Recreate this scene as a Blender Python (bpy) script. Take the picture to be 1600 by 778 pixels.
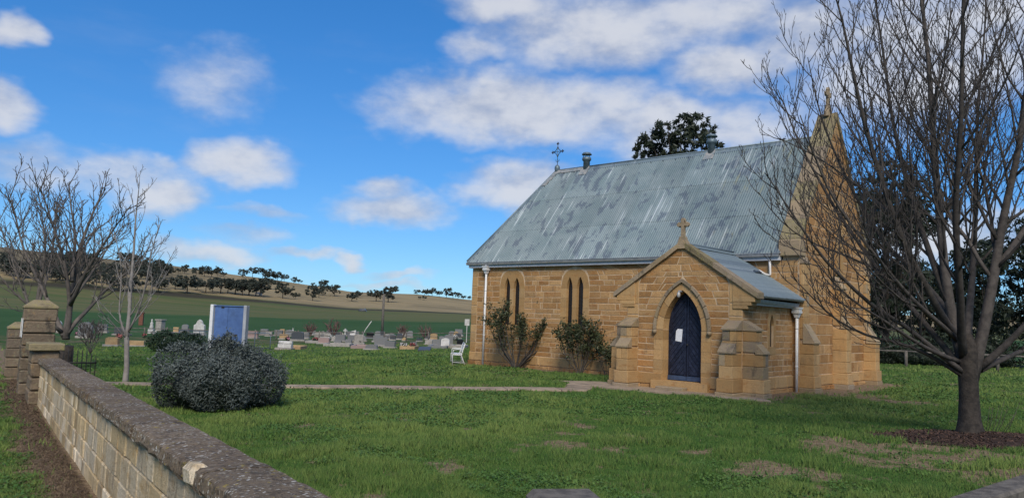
import bpy, bmesh, math, random
import numpy as np
from mathutils import Vector, Matrix
random.seed(7); rng = np.random.default_rng(7)
R = math.radians
for o in list(bpy.data.objects): bpy.data.objects.remove(o)
scene = bpy.context.scene
COL = scene.collection

# ------------------------------------------------------------------ camera
F = 1203.2; PITCH = R(5.152); ROLL = R(1.984); CZ = 2.05
cam_d = bpy.data.cameras.new('camera'); cam = bpy.data.objects.new('camera', cam_d); COL.objects.link(cam)
cam_d.sensor_width = 36.0; cam_d.lens = 36.0 * F / 1600.0
cam_d.clip_start = 0.1; cam_d.clip_end = 6000
cam.matrix_world = (Matrix.Translation((0, 0, CZ)) @ Matrix.Rotation(math.pi / 2 + PITCH, 4, 'X') @ Matrix.Rotation(ROLL, 4, 'Z'))
scene.camera = cam
scene.render.resolution_x = 1024; scene.render.resolution_y = 497

# ------------------------------------------------------------------ light and sky
SUN_AZ = R(178)      # compass angle from +Y towards +X of where the sun stands (behind the viewer)
SUN_EL = R(42)
scene.view_settings.view_transform = 'Standard'; scene.view_settings.look = 'None'
scene.view_settings.gamma = 1.0; scene.view_settings.use_curve_mapping = False
scene.view_settings.exposure = 0.47
sun_d = bpy.data.lights.new('sun', 'SUN'); sun = bpy.data.objects.new('sun', sun_d); COL.objects.link(sun)
sun_d.energy = 2.6; sun_d.angle = R(24); sun_d.color = (1.0, 0.92, 0.80)
sdir = Vector((math.sin(SUN_AZ) * math.cos(SUN_EL), math.cos(SUN_AZ) * math.cos(SUN_EL), math.sin(SUN_EL)))
sun.rotation_euler = (-sdir).to_track_quat('-Z', 'Y').to_euler()
sun.location = sdir * 200

def ray(px, py):
    x, y = px - 800, py - 389
    u = x * math.cos(ROLL) + y * math.sin(ROLL); v = -x * math.sin(ROLL) + y * math.cos(ROLL)
    d = np.array([u / F, math.cos(PITCH) + v / F * math.sin(PITCH), math.sin(PITCH) - v / F * math.cos(PITCH)])
    return d / d[1]
def at(px, py, Y): return np.array([0, 0, CZ]) + ray(px, py) * Y

class NT:
    """small helper for node trees"""
    def __init__(s, tree): s.t = tree; s.n = tree.nodes; s.l = tree.links
    def node(s, typ, **kw):
        nd = s.n.new(typ)
        for k, v in kw.items(): setattr(nd, k, v)
        return nd
    def put(s, sock, v):
        if v is None: return
        if isinstance(v, bpy.types.NodeSocket): s.l.new(v, sock)
        else:
            if hasattr(sock.default_value, '__len__') and not hasattr(v, '__len__'): v = [v] * len(sock.default_value)
            if hasattr(sock.default_value, '__len__') and len(sock.default_value) == 4 and len(v) == 3: v = (*v, 1)
            sock.default_value = v
    def m(s, op, a, b=None, c=None, clamp=False):
        nd = s.node('ShaderNodeMath', operation=op, use_clamp=clamp)
        s.put(nd.inputs[0], a); s.put(nd.inputs[1], b); s.put(nd.inputs[2], c)
        return nd.outputs[0]
    def vm(s, op, a, b=None):
        nd = s.node('ShaderNodeVectorMath', operation=op); s.put(nd.inputs[0], a); s.put(nd.inputs[1], b)
        return nd.outputs[1] if op in ('LENGTH', 'DOT_PRODUCT', 'DISTANCE') else nd.outputs[0]
    def mix(s, f, a, b, blend='MIX'):
        nd = s.node('ShaderNodeMix', data_type='RGBA', blend_type=blend)
        s.put(nd.inputs[0], f); s.put(nd.inputs[6], a); s.put(nd.inputs[7], b)
        return nd.outputs[2]
    def noise(s, vec, scale, detail=4, rough=.55, dist=0, out=0, typ=None):
        nd = s.node('ShaderNodeTexNoise'); s.put(nd.inputs['Vector'], vec)
        nd.inputs['Scale'].default_value = scale; nd.inputs['Detail'].default_value = detail
        nd.inputs['Roughness'].default_value = rough; nd.inputs['Distortion'].default_value = dist
        return nd.outputs[out]
    def voro(s, vec, scale, out='Distance', feature='F1'):
        nd = s.node('ShaderNodeTexVoronoi', feature=feature); s.put(nd.inputs['Vector'], vec); nd.inputs['Scale'].default_value = scale
        return nd.outputs[out]
    def ss(s, v, lo, hi):
        nd = s.node('ShaderNodeMapRange', interpolation_type='SMOOTHSTEP'); s.put(nd.inputs[0], v)
        s.put(nd.inputs[1], lo); s.put(nd.inputs[2], hi); return nd.outputs[0]
    def scale(s, vec, sc, loc=(0, 0, 0), rot=(0, 0, 0)):
        nd = s.node('ShaderNodeMapping'); s.put(nd.inputs[0], vec); nd.inputs['Scale'].default_value = sc
        nd.inputs['Location'].default_value = loc; nd.inputs['Rotation'].default_value = rot; return nd.outputs[0]
    def node_noise(s, pos):
        nd = s.node('ShaderNodeVectorMath', operation='SCALE'); s.put(nd.inputs[0], s.noise(pos, 12, 3, .6, out=1)); nd.inputs[3].default_value = .06; return nd.outputs[0]
    def attr(s, name): return s.node('ShaderNodeAttribute', attribute_name=name).outputs['Fac']

world = bpy.data.worlds.new('World'); scene.world = world; world.use_nodes = True
w = NT(world.node_tree); w.n.clear()
SKY_STRENGTH = 0.112
sky = w.node('ShaderNodeTexSky', sky_type='NISHITA', sun_disc=False, sun_elevation=SUN_EL, sun_rotation=SUN_AZ,
             altitude=300, air_density=1.0, dust_density=0.0, ozone_density=4.0)
hsv = w.node('ShaderNodeHueSaturation'); w.put(hsv.inputs['Color'], sky.outputs[0])
hsv.inputs['Saturation'].default_value = 1.3; hsv.inputs['Value'].default_value = 1.0
geo = w.node('ShaderNodeNewGeometry'); dirv = w.vm('SCALE', geo.outputs['Incoming']); dirv.node.inputs[3].default_value = -1.0
tcd = w.node('ShaderNodeTexCoord').outputs['Generated']
sx = w.node('ShaderNodeSeparateXYZ'); w.put(sx.inputs[0], tcd)
az = w.m('ARCTAN2', sx.outputs[0], sx.outputs[1]); el = w.m('ARCSINE', sx.outputs[2])
comb = w.node('ShaderNodeCombineXYZ'); w.put(comb.inputs[0], az); w.put(comb.inputs[1], w.m('MULTIPLY', el, 1.7)); p2 = comb.outputs[0]
n1 = w.noise(p2, 7.0, 9, .60); n2 = w.noise(w.scale(p2, (1, 1, 1), (0.0, 0.035, 0.0)), 7.0, 4, .58)
# warp of the cloud field
wx = w.m('MULTIPLY', w.m('SUBTRACT', w.noise(p2, 11, 3, .6), .5), .09); wy = w.m('MULTIPLY', w.m('SUBTRACT', w.noise(w.scale(p2, (1, 1, 1), (3, 7, 1)), 13, 3, .6), .5), .05)
azw = w.m('ADD', az, wx); elw = w.m('ADD', el, wy)
# cumulus clouds of this sky: (px, py of the centre, half width, height above, height below, density)
CLOUDS = [(15, 165, 55, 34, 34, .9), (150, 265, 160, 34, 32, .75), (255, 308, 70, 30, 30, 1.0), (60, 275, 90, 45, 35, .8), (335, 125, 80, 50, 55, .5), (380, 258, 75, 38, 30, .95),
          (618, 330, 92, 32, 24, 1.1), (600, 295, 55, 18, 20, .75), (330, 395, 90, 20, 20, 1.0), (380, 362, 70, 12, 18, .6), (490, 395, 60, 8, 10, .7), (545, 410, 28, 9, 10, .8),
          (790, 175, 190, 55, 50, 1.15), (920, 165, 110, 45, 60, 1.0), (690, 160, 90, 22, 22, .7), (755, 75, 60, 24, 26, .7), (930, 50, 170, 55, 55, 1.0), (800, 10, 110, 30, 26, .9), (1100, 20, 150, 40, 45, .9), (1160, 105, 110, 40, 45, 1.05), (1260, 70, 100, 60, 55, 1.0),
          (820, 290, 100, 40, 40, 1.05), (740, 300, 45, 15, 22, .7), (1040, 190, 110, 35, 60, .95), (1180, 195, 120, 40, 45, .85), (1420, 120, 220, 130, 80, 1.0), (1560, 60, 120, 120, 90, 1.0), (1480, 370, 170, 40, 40, 1.0),
          (15, 45, 40, 25, 25, .8), (620, 430, 50, 6, 7, .5), (600, 445, 60, 6, 6, .5), (420, 330, 50, 8, 9, .4), (265, 258, 36, 14, 14, .6)]
field = None; shade = None
for (px, py, rw, ht, hb, dn) in CLOUDS:
    r = ray(px, py); a0 = math.atan2(r[0], r[1]); e0 = math.atan2(r[2], math.hypot(r[0], r[1]))
    k = math.cos(a0) ** 2 / F * 1.25; ke = 1 / F * math.cos(a0) * 1.25
    dx = w.m('MULTIPLY', w.m('SUBTRACT', azw, a0), 1 / (rw * k))
    dy = w.m('SUBTRACT', elw, e0)
    dy = w.m('MAXIMUM', w.m('MULTIPLY', dy, 1 / (ht * ke)), w.m('MULTIPLY', dy, -1 / (hb * ke)))
    d2 = w.m('MULTIPLY_ADD', dx, dx, w.m('MULTIPLY', dy, dy))
    v = w.m('MULTIPLY', w.m('SUBTRACT', 1.0, d2, clamp=False), dn)
    field = v if field is None else w.m('SMOOTH_MAX', field, v, .25)
# the same kind of broken cumulus all round the rest of the sky
outer = w.m('MAXIMUM', w.ss(w.m('ABSOLUTE', az), R(36), R(46)), w.ss(el, R(27), R(36)))
gen = w.m('MULTIPLY', w.m('SUBTRACT', w.noise(p2, 2.6, 5, .55), .50), 6.0)
field = w.m('MAXIMUM', field, w.m('SUBTRACT', gen, w.m('MULTIPLY', w.m('SUBTRACT', 1.0, outer), 8.0)))
dens = w.m('ADD', w.m('MAXIMUM', field, -1.2), w.m('MULTIPLY', w.m('SUBTRACT', n1, .5), 1.7))
cover = w.ss(dens, -0.22, 1.1)
wisp = w.m('MULTIPLY', w.ss(w.noise(w.scale(p2, (1.0, 2.2, 1)), 3.2, 6, .6), .5, .8), .10)
cover = w.m('MAXIMUM', cover, wisp)
lit = w.ss(w.m('ADD', w.m('MULTIPLY', w.m('SUBTRACT', n1, n2), 2.2), w.m('MULTIPLY', dens, .16)), -.40, .40)
ccol = w.mix(lit, (0.54, 0.61, 0.78), (.96, .98, 1.04))
bg_sky = w.node('ShaderNodeBackground'); gam = w.node('ShaderNodeGamma'); w.put(gam.inputs[0], hsv.outputs[0]); gam.inputs[1].default_value = .70     # flatter fall-off towards the horizon, as a phone camera renders it
w.put(bg_sky.inputs[0], w.mix(1.0, gam.outputs[0], (.60, .98, 1.42), 'MULTIPLY')); bg_sky.inputs[1].default_value = SKY_STRENGTH
bg_cl = w.node('ShaderNodeBackground'); w.put(bg_cl.inputs[0], ccol); bg_cl.inputs[1].default_value = 0.53
mx = w.node('ShaderNodeMixShader'); w.put(mx.inputs[0], w.m('MULTIPLY', cover, .88)); w.l.new(bg_sky.outputs[0], mx.inputs[1]); w.l.new(bg_cl.outputs[0], mx.inputs[2])
wo = w.node('ShaderNodeOutputWorld'); w.l.new(mx.outputs[0], wo.inputs[0])

# ------------------------------------------------------------------ frame of the church and projection
TH = R(42.03); OX, OY = -1.765, 35.529
_c, _s = math.cos(TH), math.sin(TH)
def ch(x, y, z): return np.array([OX + x * _c + y * _s, OY - x * _s + y * _c, z])
def pix(p):
    p = np.asarray(p, float); X = p[..., 0]; z = p[..., 2] - CZ
    D = p[..., 1] * math.cos(PITCH) + z * math.sin(PITCH); U = -p[..., 1] * math.sin(PITCH) + z * math.cos(PITCH)
    u = F * X / D; v = -F * U / D
    return np.stack([800 + u * math.cos(ROLL) - v * math.sin(ROLL), 389 + u * math.sin(ROLL) + v * math.cos(ROLL)], -1)

# ------------------------------------------------------------------ numpy noise
_perm = rng.random((256, 256))
def vnoise(x, y):
    x = np.asarray(x, float); y = np.asarray(y, float)
    xi = np.floor(x).astype(int); yi = np.floor(y).astype(int); fx = x - xi; fy = y - yi
    fx = fx * fx * (3 - 2 * fx); fy = fy * fy * (3 - 2 * fy)
    g = lambda i, j: _perm[i % 256, j % 256]
    return (g(xi, yi) * (1 - fx) + g(xi + 1, yi) * fx) * (1 - fy) + (g(xi, yi + 1) * (1 - fx) + g(xi + 1, yi + 1) * fx) * fy
def fbm(x, y, o=4):
    t = 0; a = .5; s = 0
    for i in range(o): t = t + a * vnoise(x * 2 ** i + 17 * i, y * 2 ** i + 31 * i); s += a; a *= .5
    return t / s
def sstep(v, a, b):
    t = np.clip((v - a) / (b - a), 0, 1); return t * t * (3 - 2 * t)

# ------------------------------------------------------------------ terrain
_azk = np.radians([-180, -60, -33.6, -25, -16.2, -11.7, -7, -3, 20, 60, 180]); _ak = np.array([1.6, 1.97, 1.98, 1.66, 1.17, .93, .90, .78, .7, .9, 1.6])
_rk = np.array([0, 80, 110, 150, 250, 350, 430, 500, 560, 700, 1200, 4000]); _hk = np.array([0, 0, .1, .5, 2.9, 8.4, 13.2, 16.4, 17.2, 15.5, 6, 0])
def gz(x, y):
    x = np.asarray(x, float); y = np.asarray(y, float)
    sp = 1.5 * np.log1p(np.exp(np.clip(-x / 1.5, -30, 30)))
    z = -.9 * np.tanh(sp * .033 / .9)
    r = np.hypot(x, y); a = np.arctan2(x, y)
    A = np.interp(a, _azk, _ak); A = 1 + (A - 1) * sstep(r, 130, 330)
    z = z + np.interp(r, _rk, _hk) * A
    z = z + (fbm(x * .01, y * .01, 3) - .5) * 5 * sstep(r, 150, 500)
    z = z + (fbm(x * .35, y * .35, 3) - .5) * .06 * (1 - sstep(r, 60, 120))
    return z
def g1(x, y): return float(gz(x, y))
def ground_at(px, py):
    """where the line of sight through a spot of the photograph meets the ground"""
    d = ray(px, py); Y = 20.0
    lo, hi = 3.0, 600.0
    ys = np.geomspace(lo, hi, 1500); zz = CZ + d[2] * ys; gg = gz(d[0] * ys, ys)
    i = np.argmax(zz <= gg)
    return np.array([d[0] * ys[i], ys[i], gg[i]])

# ------------------------------------------------------------------ mesh helpers
def link(name, me, mat=None, parent=None):
    o = bpy.data.objects.new(name, me); COL.objects.link(o)
    if mat is not None and me is not None and not me.materials: me.materials.append(mat)
    if parent is not None: o.parent = parent
    return o
def tag(o, label=None, cat=None, group=None, kind=None):
    if label: o['label'] = label
    if cat: o['category'] = cat
    if group: o['group'] = group
    if kind: o['kind'] = kind
    return o
def empty(name, loc=(0, 0, 0), rz=0, label=None, cat=None, group=None):
    o = bpy.data.objects.new(name, None); COL.objects.link(o); o.location = loc; o.rotation_euler = (0, 0, rz); o.empty_display_size = .2
    return tag(o, label, cat, group)
def np_mesh(name, V, Fc, rnd=None, smooth=False):
    """V (n,3), Fc (m,k) same k everywhere, rnd one number per face"""
    me = bpy.data.meshes.new(name); V = np.asarray(V, np.float32); Fc = np.asarray(Fc, np.int32); m, k = Fc.shape
    me.vertices.add(len(V)); me.vertices.foreach_set('co', V.ravel())
    me.loops.add(m * k); me.loops.foreach_set('vertex_index', Fc.ravel())
    me.polygons.add(m); me.polygons.foreach_set('loop_start', np.arange(0, m * k, k, dtype=np.int32)); me.polygons.foreach_set('loop_total', np.full(m, k, np.int32))
    if smooth: me.polygons.foreach_set('use_smooth', np.ones(m, bool))
    me.update(calc_edges=True)
    if rnd is not None:
        at_ = me.attributes.new('rnd', 'FLOAT', 'FACE'); at_.data.foreach_set('value', np.asarray(rnd, np.float32))
    return me
class MB:
    def __init__(s): s.v = []; s.f = []; s.r = []; s.rv = 0.5; s.sm = []
    def face(s, idx, smooth=False): s.f.append(tuple(idx)); s.r.append(s.rv); s.sm.append(smooth)
    def verts(s, pts): i = len(s.v); s.v.extend([tuple(map(float, p)) for p in pts]); return i
    def box(s, lo, hi, jit=0):
        x0, y0, z0 = lo; x1, y1, z1 = hi
        P = [(x0, y0, z0), (x1, y0, z0), (x1, y1, z0), (x0, y1, z0), (x0, y0, z1), (x1, y0, z1), (x1, y1, z1), (x0, y1, z1)]
        if jit: P = [tuple(c + random.uniform(-jit, jit) for c in p) for p in P]
        s.hexa(P)
    def hexa(s, P):
        i = s.verts(P)
        for q in ((0, 3, 2, 1), (4, 5, 6, 7), (0, 1, 5, 4), (1, 2, 6, 5), (2, 3, 7, 6), (3, 0, 4, 7)): s.face([i + k for k in q])
    def bbox(s, lo, hi, b=.01, jit=0):
        """box with chamfered edges"""
        x0, y0, z0 = lo; x1, y1, z1 = hi; b = min(b, (x1 - x0) * .4, (y1 - y0) * .4, (z1 - z0) * .4)
        bm = bmesh.new(); bmesh.ops.create_cube(bm, size=1)
        for v in bm.verts:
            v.co = Vector((x0 + (v.co.x + .5) * (x1 - x0), y0 + (v.co.y + .5) * (y1 - y0), z0 + (v.co.z + .5) * (z1 - z0)))
            if jit: v.co += Vector([random.uniform(-jit, jit) for _ in range(3)])
        bmesh.ops.bevel(bm, geom=bm.edges[:], offset=b, segments=1, affect='EDGES'); s.addbm(bm)
    def addbm(s, bm, M=None):
        bm.verts.ensure_lookup_table(); bm.verts.index_update()
        i = s.verts([(M @ v.co) if M else v.co for v in bm.verts])
        for f in bm.faces: s.face([i + v.index for v in f.verts])
        bm.free()
    def tube(s, pts, rad, n=8, cap=True, smooth=True):
        pts = [Vector(p) for p in pts]; rad = rad if hasattr(rad, '__len__') else [rad] * len(pts)
        ref = None; base = len(s.v)
        for k, p in enumerate(pts):
            t = (pts[min(k + 1, len(pts) - 1)] - pts[max(k - 1, 0)])
            t = t.normalized() if t.length > 1e-9 else Vector((0, 0, 1))
            if ref is None: ref = t.orthogonal().normalized()
            ref = (ref - t * ref.dot(t)); ref = ref.normalized() if ref.length > 1e-6 else t.orthogonal().normalized()
            b = t.cross(ref)
            s.verts([p + (ref * math.cos(a) + b * math.sin(a)) * rad[k] for a in [2 * math.pi * j / n for j in range(n)]])
        for k in range(len(pts) - 1):
            for j in range(n):
                a, b_ = base + k * n + j, base + k * n + (j + 1) % n
                s.face((a, b_, b_ + n, a + n), smooth)
        if cap:
            s.face([base + j for j in range(n)][::-1]); e = base + (len(pts) - 1) * n; s.face([e + j for j in range(n)])
    def lathe(s, prof, n=12, c=(0, 0, 0), smooth=True):
        base = len(s.v)
        for r, z in prof: s.verts([(c[0] + r * math.cos(2 * math.pi * j / n), c[1] + r * math.sin(2 * math.pi * j / n), c[2] + z) for j in range(n)])
        for k in range(len(prof) - 1):
            for j in range(n):
                a, b_ = base + k * n + j, base + k * n + (j + 1) % n; s.face((a, b_, b_ + n, a + n), smooth)
        s.face([base + j for j in range(n)][::-1]); e = base + (len(prof) - 1) * n; s.face([e + j for j in range(n)])
    def prism(s, poly, P0, P1):
        """poly list of 2d points; P0(u,v), P1(u,v) give the 3d points of the two ends (P1 is the front)"""
        n = len(poly); i = s.verts([P0(*p) for p in poly]); j = s.verts([P1(*p) for p in poly])
        s.face([i + k for k in range(n)][::-1]); s.face([j + k for k in range(n)])
        for k in range(n): l = (k + 1) % n; s.face((i + k, i + l, j + l, j + k))
    def mesh(s, name='m'):
        me = bpy.data.meshes.new(name); me.from_pydata(s.v, [], s.f)
        a = me.attributes.new('rnd', 'FLOAT', 'FACE'); a.data.foreach_set('value', np.array(s.r, np.float32))
        me.polygons.foreach_set('use_smooth', np.array(s.sm, bool)); me.update(); return me
    def obj(s, name, mat, parent=None, fix=True):
        me = s.mesh(name)
        if fix:
            bm = bmesh.new(); bm.from_mesh(me); bmesh.ops.recalc_face_normals(bm, faces=bm.faces); bm.to_mesh(me); bm.free()
        return link(name, me, mat, parent)

# ------------------------------------------------------------------ materials
def new_mat(name):
    m = bpy.data.materials.new(name); m.use_nodes = True; t = NT(m.node_tree); b = t.n['Principled BSDF']; return m, t, b
def basic(name, c1, c2, scale=6, rough=.85, rvar=.35, bump=.15, bscale=None, detail=6, metallic=0, spec=.3, coords='Object', lo=.35, hi=.65, stain=None, stain_scale=2, stain_amt=.6):
    m, t, b = new_mat(name)
    co = t.node('ShaderNodeTexCoord').outputs[coords] if coords != 'World' else t.node('ShaderNodeNewGeometry').outputs['Position']
    n = t.noise(co, scale, detail, .6); c = t.mix(t.ss(n, lo, hi), c1, c2)
    if stain is not None: c = t.mix(t.m('MULTIPLY', t.ss(t.noise(co, stain_scale, 5, .65), .5, .68), stain_amt), c, stain)
    if rvar:
        k = t.m('MULTIPLY_ADD', t.attr('rnd'), rvar * 2, 1 - rvar)
        c = mulc(t, c, k)
    t.put(b.inputs['Base Color'], c); b.inputs['Roughness'].default_value = rough; b.inputs['Metallic'].default_value = metallic
    b.inputs['Specular IOR Level'].default_value = spec
    if bump:
        bp = t.node('ShaderNodeBump'); bp.inputs['Strength'].default_value = bump; bp.inputs['Distance'].default_value = .02
        t.put(bp.inputs['Height'], t.noise(co, bscale or scale * 4, 5, .65)); t.l.new(bp.outputs[0], b.inputs['Normal'])
    return m
def mulc(t, c, k):
    cb = t.node('ShaderNodeCombineXYZ')
    for i in range(3): t.put(cb.inputs[i], k)
    return t.vm('MULTIPLY', c, cb.outputs[0])
def stone_mat(name, ca, cb_, cc, rough=.9, stain=(.10, .08, .06), stain_amt=.5, bump=.6, scale=1.0, lichen=None, speck=False, streak=0, vary=.33):
    """sandstone: hue picked by the per-stone number, banded and pitted, with weather stains"""
    m, t, b = new_mat(name); pos = t.node('ShaderNodeNewGeometry').outputs['Position']; r = t.attr('rnd')
    n = t.noise(pos, 1.6 * scale, 5, .6); c = t.mix(t.ss(t.m('MULTIPLY_ADD', t.m('SUBTRACT', n, .5), .9, r), .1, .9), ca, cb_)
    c = t.mix(t.m('MULTIPLY', t.ss(t.noise(t.scale(pos, (1, 1, 2.6)), 3.1 * scale, 4, .6), .52, .72), .7), c, cc)
    k = t.m('MULTIPLY_ADD', t.m('FRACT', t.m('MULTIPLY', r, 7.31)), vary, 1 - vary * .52); c = mulc(t, c, k)
    fine = t.noise(pos, 38 * scale, 4, .7); c = mulc(t, c, t.m('MULTIPLY_ADD', fine, .7, .65))
    st = t.m('MULTIPLY', t.ss(t.noise(t.scale(pos, (1, 1, .45)), 2.3 * scale, 6, .68), .56, .72), stain_amt); c = t.mix(st, c, stain)
    if streak:
        c = t.mix(t.m('MULTIPLY', t.ss(t.noise(t.scale(pos, (1, 1, .22)), 11, 5, .7), .53, .66), streak), c, (.15, .115, .08))
        c = t.mix(t.m('MULTIPLY', t.ss(t.noise(t.scale(pos, (1, 1, .6), (3, 8, 1)), 5, 4, .7), .56, .66), streak * .8), c, (.40, .24, .09))
    if lichen is not None:
        li = t.m('MULTIPLY', t.ss(t.noise(pos, 9 * scale, 6, .75), .54, .62), lichen[3]); c = t.mix(li, c, lichen[:3])
        if speck: 
            v = t.voro(t.vm('ADD', pos, t.node_noise(pos)), 26); c = t.mix(t.m('MULTIPLY', t.m('MULTIPLY', t.ss(v, .36, .22), t.ss(t.noise(pos, 5, 4, .7), .45, .56)), .95), c, (.58, .55, .48))
            c = t.mix(t.m('MULTIPLY', t.ss(t.noise(t.scale(pos, (1, 1, 1), (4, 4, 4)), 13, 5, .75), .60, .66), .8), c, (.42, .32, .05))
            c = t.mix(t.m('MULTIPLY', t.ss(t.noise(t.scale(pos, (1, 1, 1), (9, 1, 2)), 24, 4, .7), .52, .62), .75), c, (.055, .042, .034))
    t.put(b.inputs['Base Color'], c); b.inputs['Roughness'].default_value = rough; b.inputs['Specular IOR Level'].default_value = .2
    bp = t.node('ShaderNodeBump'); bp.inputs['Strength'].default_value = bump; bp.inputs['Distance'].default_value = .03
    t.put(bp.inputs['Height'], t.m('ADD', t.noise(pos, 14 * scale, 5, .65), t.m('MULTIPLY', fine, .5))); t.l.new(bp.outputs[0], b.inputs['Normal'])
    return m
def leaf_mat(name, ca, cb_, rough=.55, trans=.25, up=0):
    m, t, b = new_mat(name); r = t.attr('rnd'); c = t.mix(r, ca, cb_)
    t.put(b.inputs['Base Color'], c); b.inputs['Roughness'].default_value = rough; b.inputs['Specular IOR Level'].default_value = .3
    if up:     # a sward shades as a soft surface that faces mostly upwards
        g_ = t.node('ShaderNodeNewGeometry'); cv = t.node('ShaderNodeMix', data_type='VECTOR'); cv.inputs[0].default_value = up; t.l.new(g_.outputs['Normal'], cv.inputs[4]); cv.inputs[5].default_value = (0, 0, 1); nv = t.vm('NORMALIZE', cv.outputs[1]); t.l.new(nv, b.inputs['Normal'])
    if trans:
        tr = t.node('ShaderNodeBsdfTranslucent'); t.put(tr.inputs[0], c); mx = t.node('ShaderNodeMixShader'); mx.inputs[0].default_value = trans
        t.l.new(b.outputs[0], mx.inputs[1]); t.l.new(tr.outputs[0], mx.inputs[2]); t.l.new(mx.outputs[0], t.n['Material Output'].inputs[0])
    return m
M = {}
M['stone'] = stone_mat('sandstone', (.35, .185, .070), (.44, .265, .118), (.30, .125, .042), streak=.30)
M['ashlar'] = stone_mat('dressed_sandstone', (.41, .245, .102), (.46, .295, .138), (.37, .19, .070), stain_amt=.42, bump=.35, streak=.22)
M['weather'] = stone_mat('weathered_sandstone', (.34, .25, .15), (.27, .21, .145), (.20, .155, .11), stain=(.075, .065, .055), stain_amt=.75, bump=.5, lichen=(.30, .27, .10, .35))
M['mortar'] = basic('lime_mortar', (.60, .45, .29), (.46, .32, .19), 5, .95, 0, .2)
M['wallstone'] = stone_mat('pale_wall_stone', (.50, .375, .21), (.62, .52, .37), (.42, .27, .115), stain=(.19, .145, .10), stain_amt=.6, bump=1.0, streak=.6, vary=.62)
M['capstone'] = stone_mat('lichened_cap_stone', (.145, .104, .068), (.205, .155, .104), (.075, .054, .038), stain=(.035, .028, .022), stain_amt=.8, bump=1.0, scale=1.6, lichen=(.30, .26, .20, .6), speck=True)
M['capyellow'] = stone_mat('yellow_lichened_cap', (.22, .175, .10), (.26, .215, .125), (.14, .115, .07), stain=(.07, .058, .04), stain_amt=.75, bump=.8, lichen=(.33, .29, .09, .6))
M['pier'] = stone_mat('dark_weathered_pier_stone', (.20, .15, .10), (.155, .12, .085), (.10, .078, .06), stain=(.06, .05, .042), stain_amt=.85, bump=1.0, lichen=(.28, .25, .15, .5), streak=.4)
M['grout'] = basic('wall_mortar', (.20, .155, .11), (.14, .105, .075), 5, .95, 0, .3)
M['white'] = basic('white_paint', (.74, .73, .71), (.66, .65, .62), 9, .45, 0, .03)
M['fascia'] = basic('pale_grey_paint', (.62, .62, .62), (.52, .52, .53), 7, .5, 0, .05)
M['gutter'] = basic('grey_gutter_metal', (.46, .45, .43), (.34, .34, .34), 5, .5, 0, .03, metallic=.3)
M['zincvent'] = basic('zinc_vent', (.16, .21, .23), (.12, .16, .18), 8, .5, 0, .04, metallic=.4)
M['iron'] = basic('black_iron', (.02, .02, .022), (.035, .03, .028), 15, .6, 0, .1)
M['dooriron'] = M['iron']
M['doorblue'] = basic('navy_door_paint', (.013, .016, .032), (.021, .026, .046), 7, .42, .22, .12, stain=(.05, .07, .13), stain_scale=14, stain_amt=.3)
M['kick'] = basic('slate_blue_paint', (.055, .085, .15), (.04, .06, .11), 8, .5, 0, .08)
M['glass'] = basic('dark_leaded_glass', (.010, .010, .012), (.022, .020, .020), 30, .18, 0, .35, bscale=24, spec=.5)
M['paper'] = basic('paper', (.78, .79, .80), (.70, .71, .73), 12, .8, 0, .02)
M['bark'] = basic('grey_bark', (.050, .041, .033), (.024, .020, .017), 9, .9, .15, .8, bscale=26)
M['twig'] = basic('twig_bark', (.085, .072, .062), (.048, .041, .036), 8, .85, .25, .6, bscale=34)
M['twigpale'] = basic('pale_twig_bark', (.26, .235, .21), (.19, .17, .15), 5, .85, .2, .2)
M['twigmid'] = basic('brown_twig_bark', (.135, .115, .098), (.09, .076, .065), 5, .85, .2, .2)
M['concrete'] = basic('concrete', (.36, .275, .19), (.25, .19, .135), 3, .92, .15, .25, bscale=30, coords='World', stain=(.12, .10, .075), stain_scale=1.3)
M['timber'] = basic('weathered_timber', (.165, .145, .12), (.085, .075, .065), 8, .9, .2, .5, coords='World', bscale=40)
M['blue'] = basic('faded_blue_paint', (.085, .155, .33), (.065, .12, .27), 3, .55, .1, .08, stain=(.04, .06, .11), stain_scale=4, stain_amt=.35)
M['signpost'] = basic('grey_white_post_paint', (.40, .41, .42), (.31, .32, .34), 6, .6, .1, .08)
M['mulch'] = basic('bark_mulch', (.065, .038, .026), (.030, .019, .014), 22, .95, .5, 1.0, bscale=40, coords='World')
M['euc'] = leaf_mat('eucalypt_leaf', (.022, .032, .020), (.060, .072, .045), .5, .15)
M['eucfar'] = leaf_mat('far_eucalypt_leaf', (.034, .045, .038), (.088, .098, .074), .7, .1)  # lighter, greyer leaf tone: distance haze put into the colour
M['pine'] = leaf_mat('dark_conifer_leaf', (.012, .020, .012), (.035, .046, .026), .6, .1)
M['rose'] = leaf_mat('rose_leaf', (.024, .036, .016), (.085, .098, .045), .5, .2)
M['grey_leaf'] = leaf_mat('grey_shrub_leaf', (.016, .026, .016), (.135, .155, .142), .6, .1)
M['hedge'] = leaf_mat('hedge_leaf', (.012, .026, .014), (.030, .055, .026), .6, .15)
M['grass'] = leaf_mat('grass_blade', (.072, .160, .028), (.25, .325, .080), .6, .35, up=.65)
M['clover'] = leaf_mat('clover_leaf', (.062, .145, .026), (.150, .245, .055), .6, .3, up=.5)
M['drygrass'] = leaf_mat('dry_grass', (.20, .15, .08), (.36, .29, .17), .8, .2)
def gran(name, c1, c2, rough=.5): return basic(name, c1, c2, 40, rough, .1, .05)
M['h_grey'] = gran('grey_granite', (.21, .205, .20), (.14, .14, .135)); M['h_dark'] = gran('dark_granite', (.075, .08, .085), (.05, .055, .06), .35)
M['h_black'] = gran('black_granite', (.010, .010, .012), (.018, .018, .02), .2); M['h_white'] = basic('white_marble', (.56, .54, .50), (.42, .40, .36), 5, .6, .1, .1)
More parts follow.
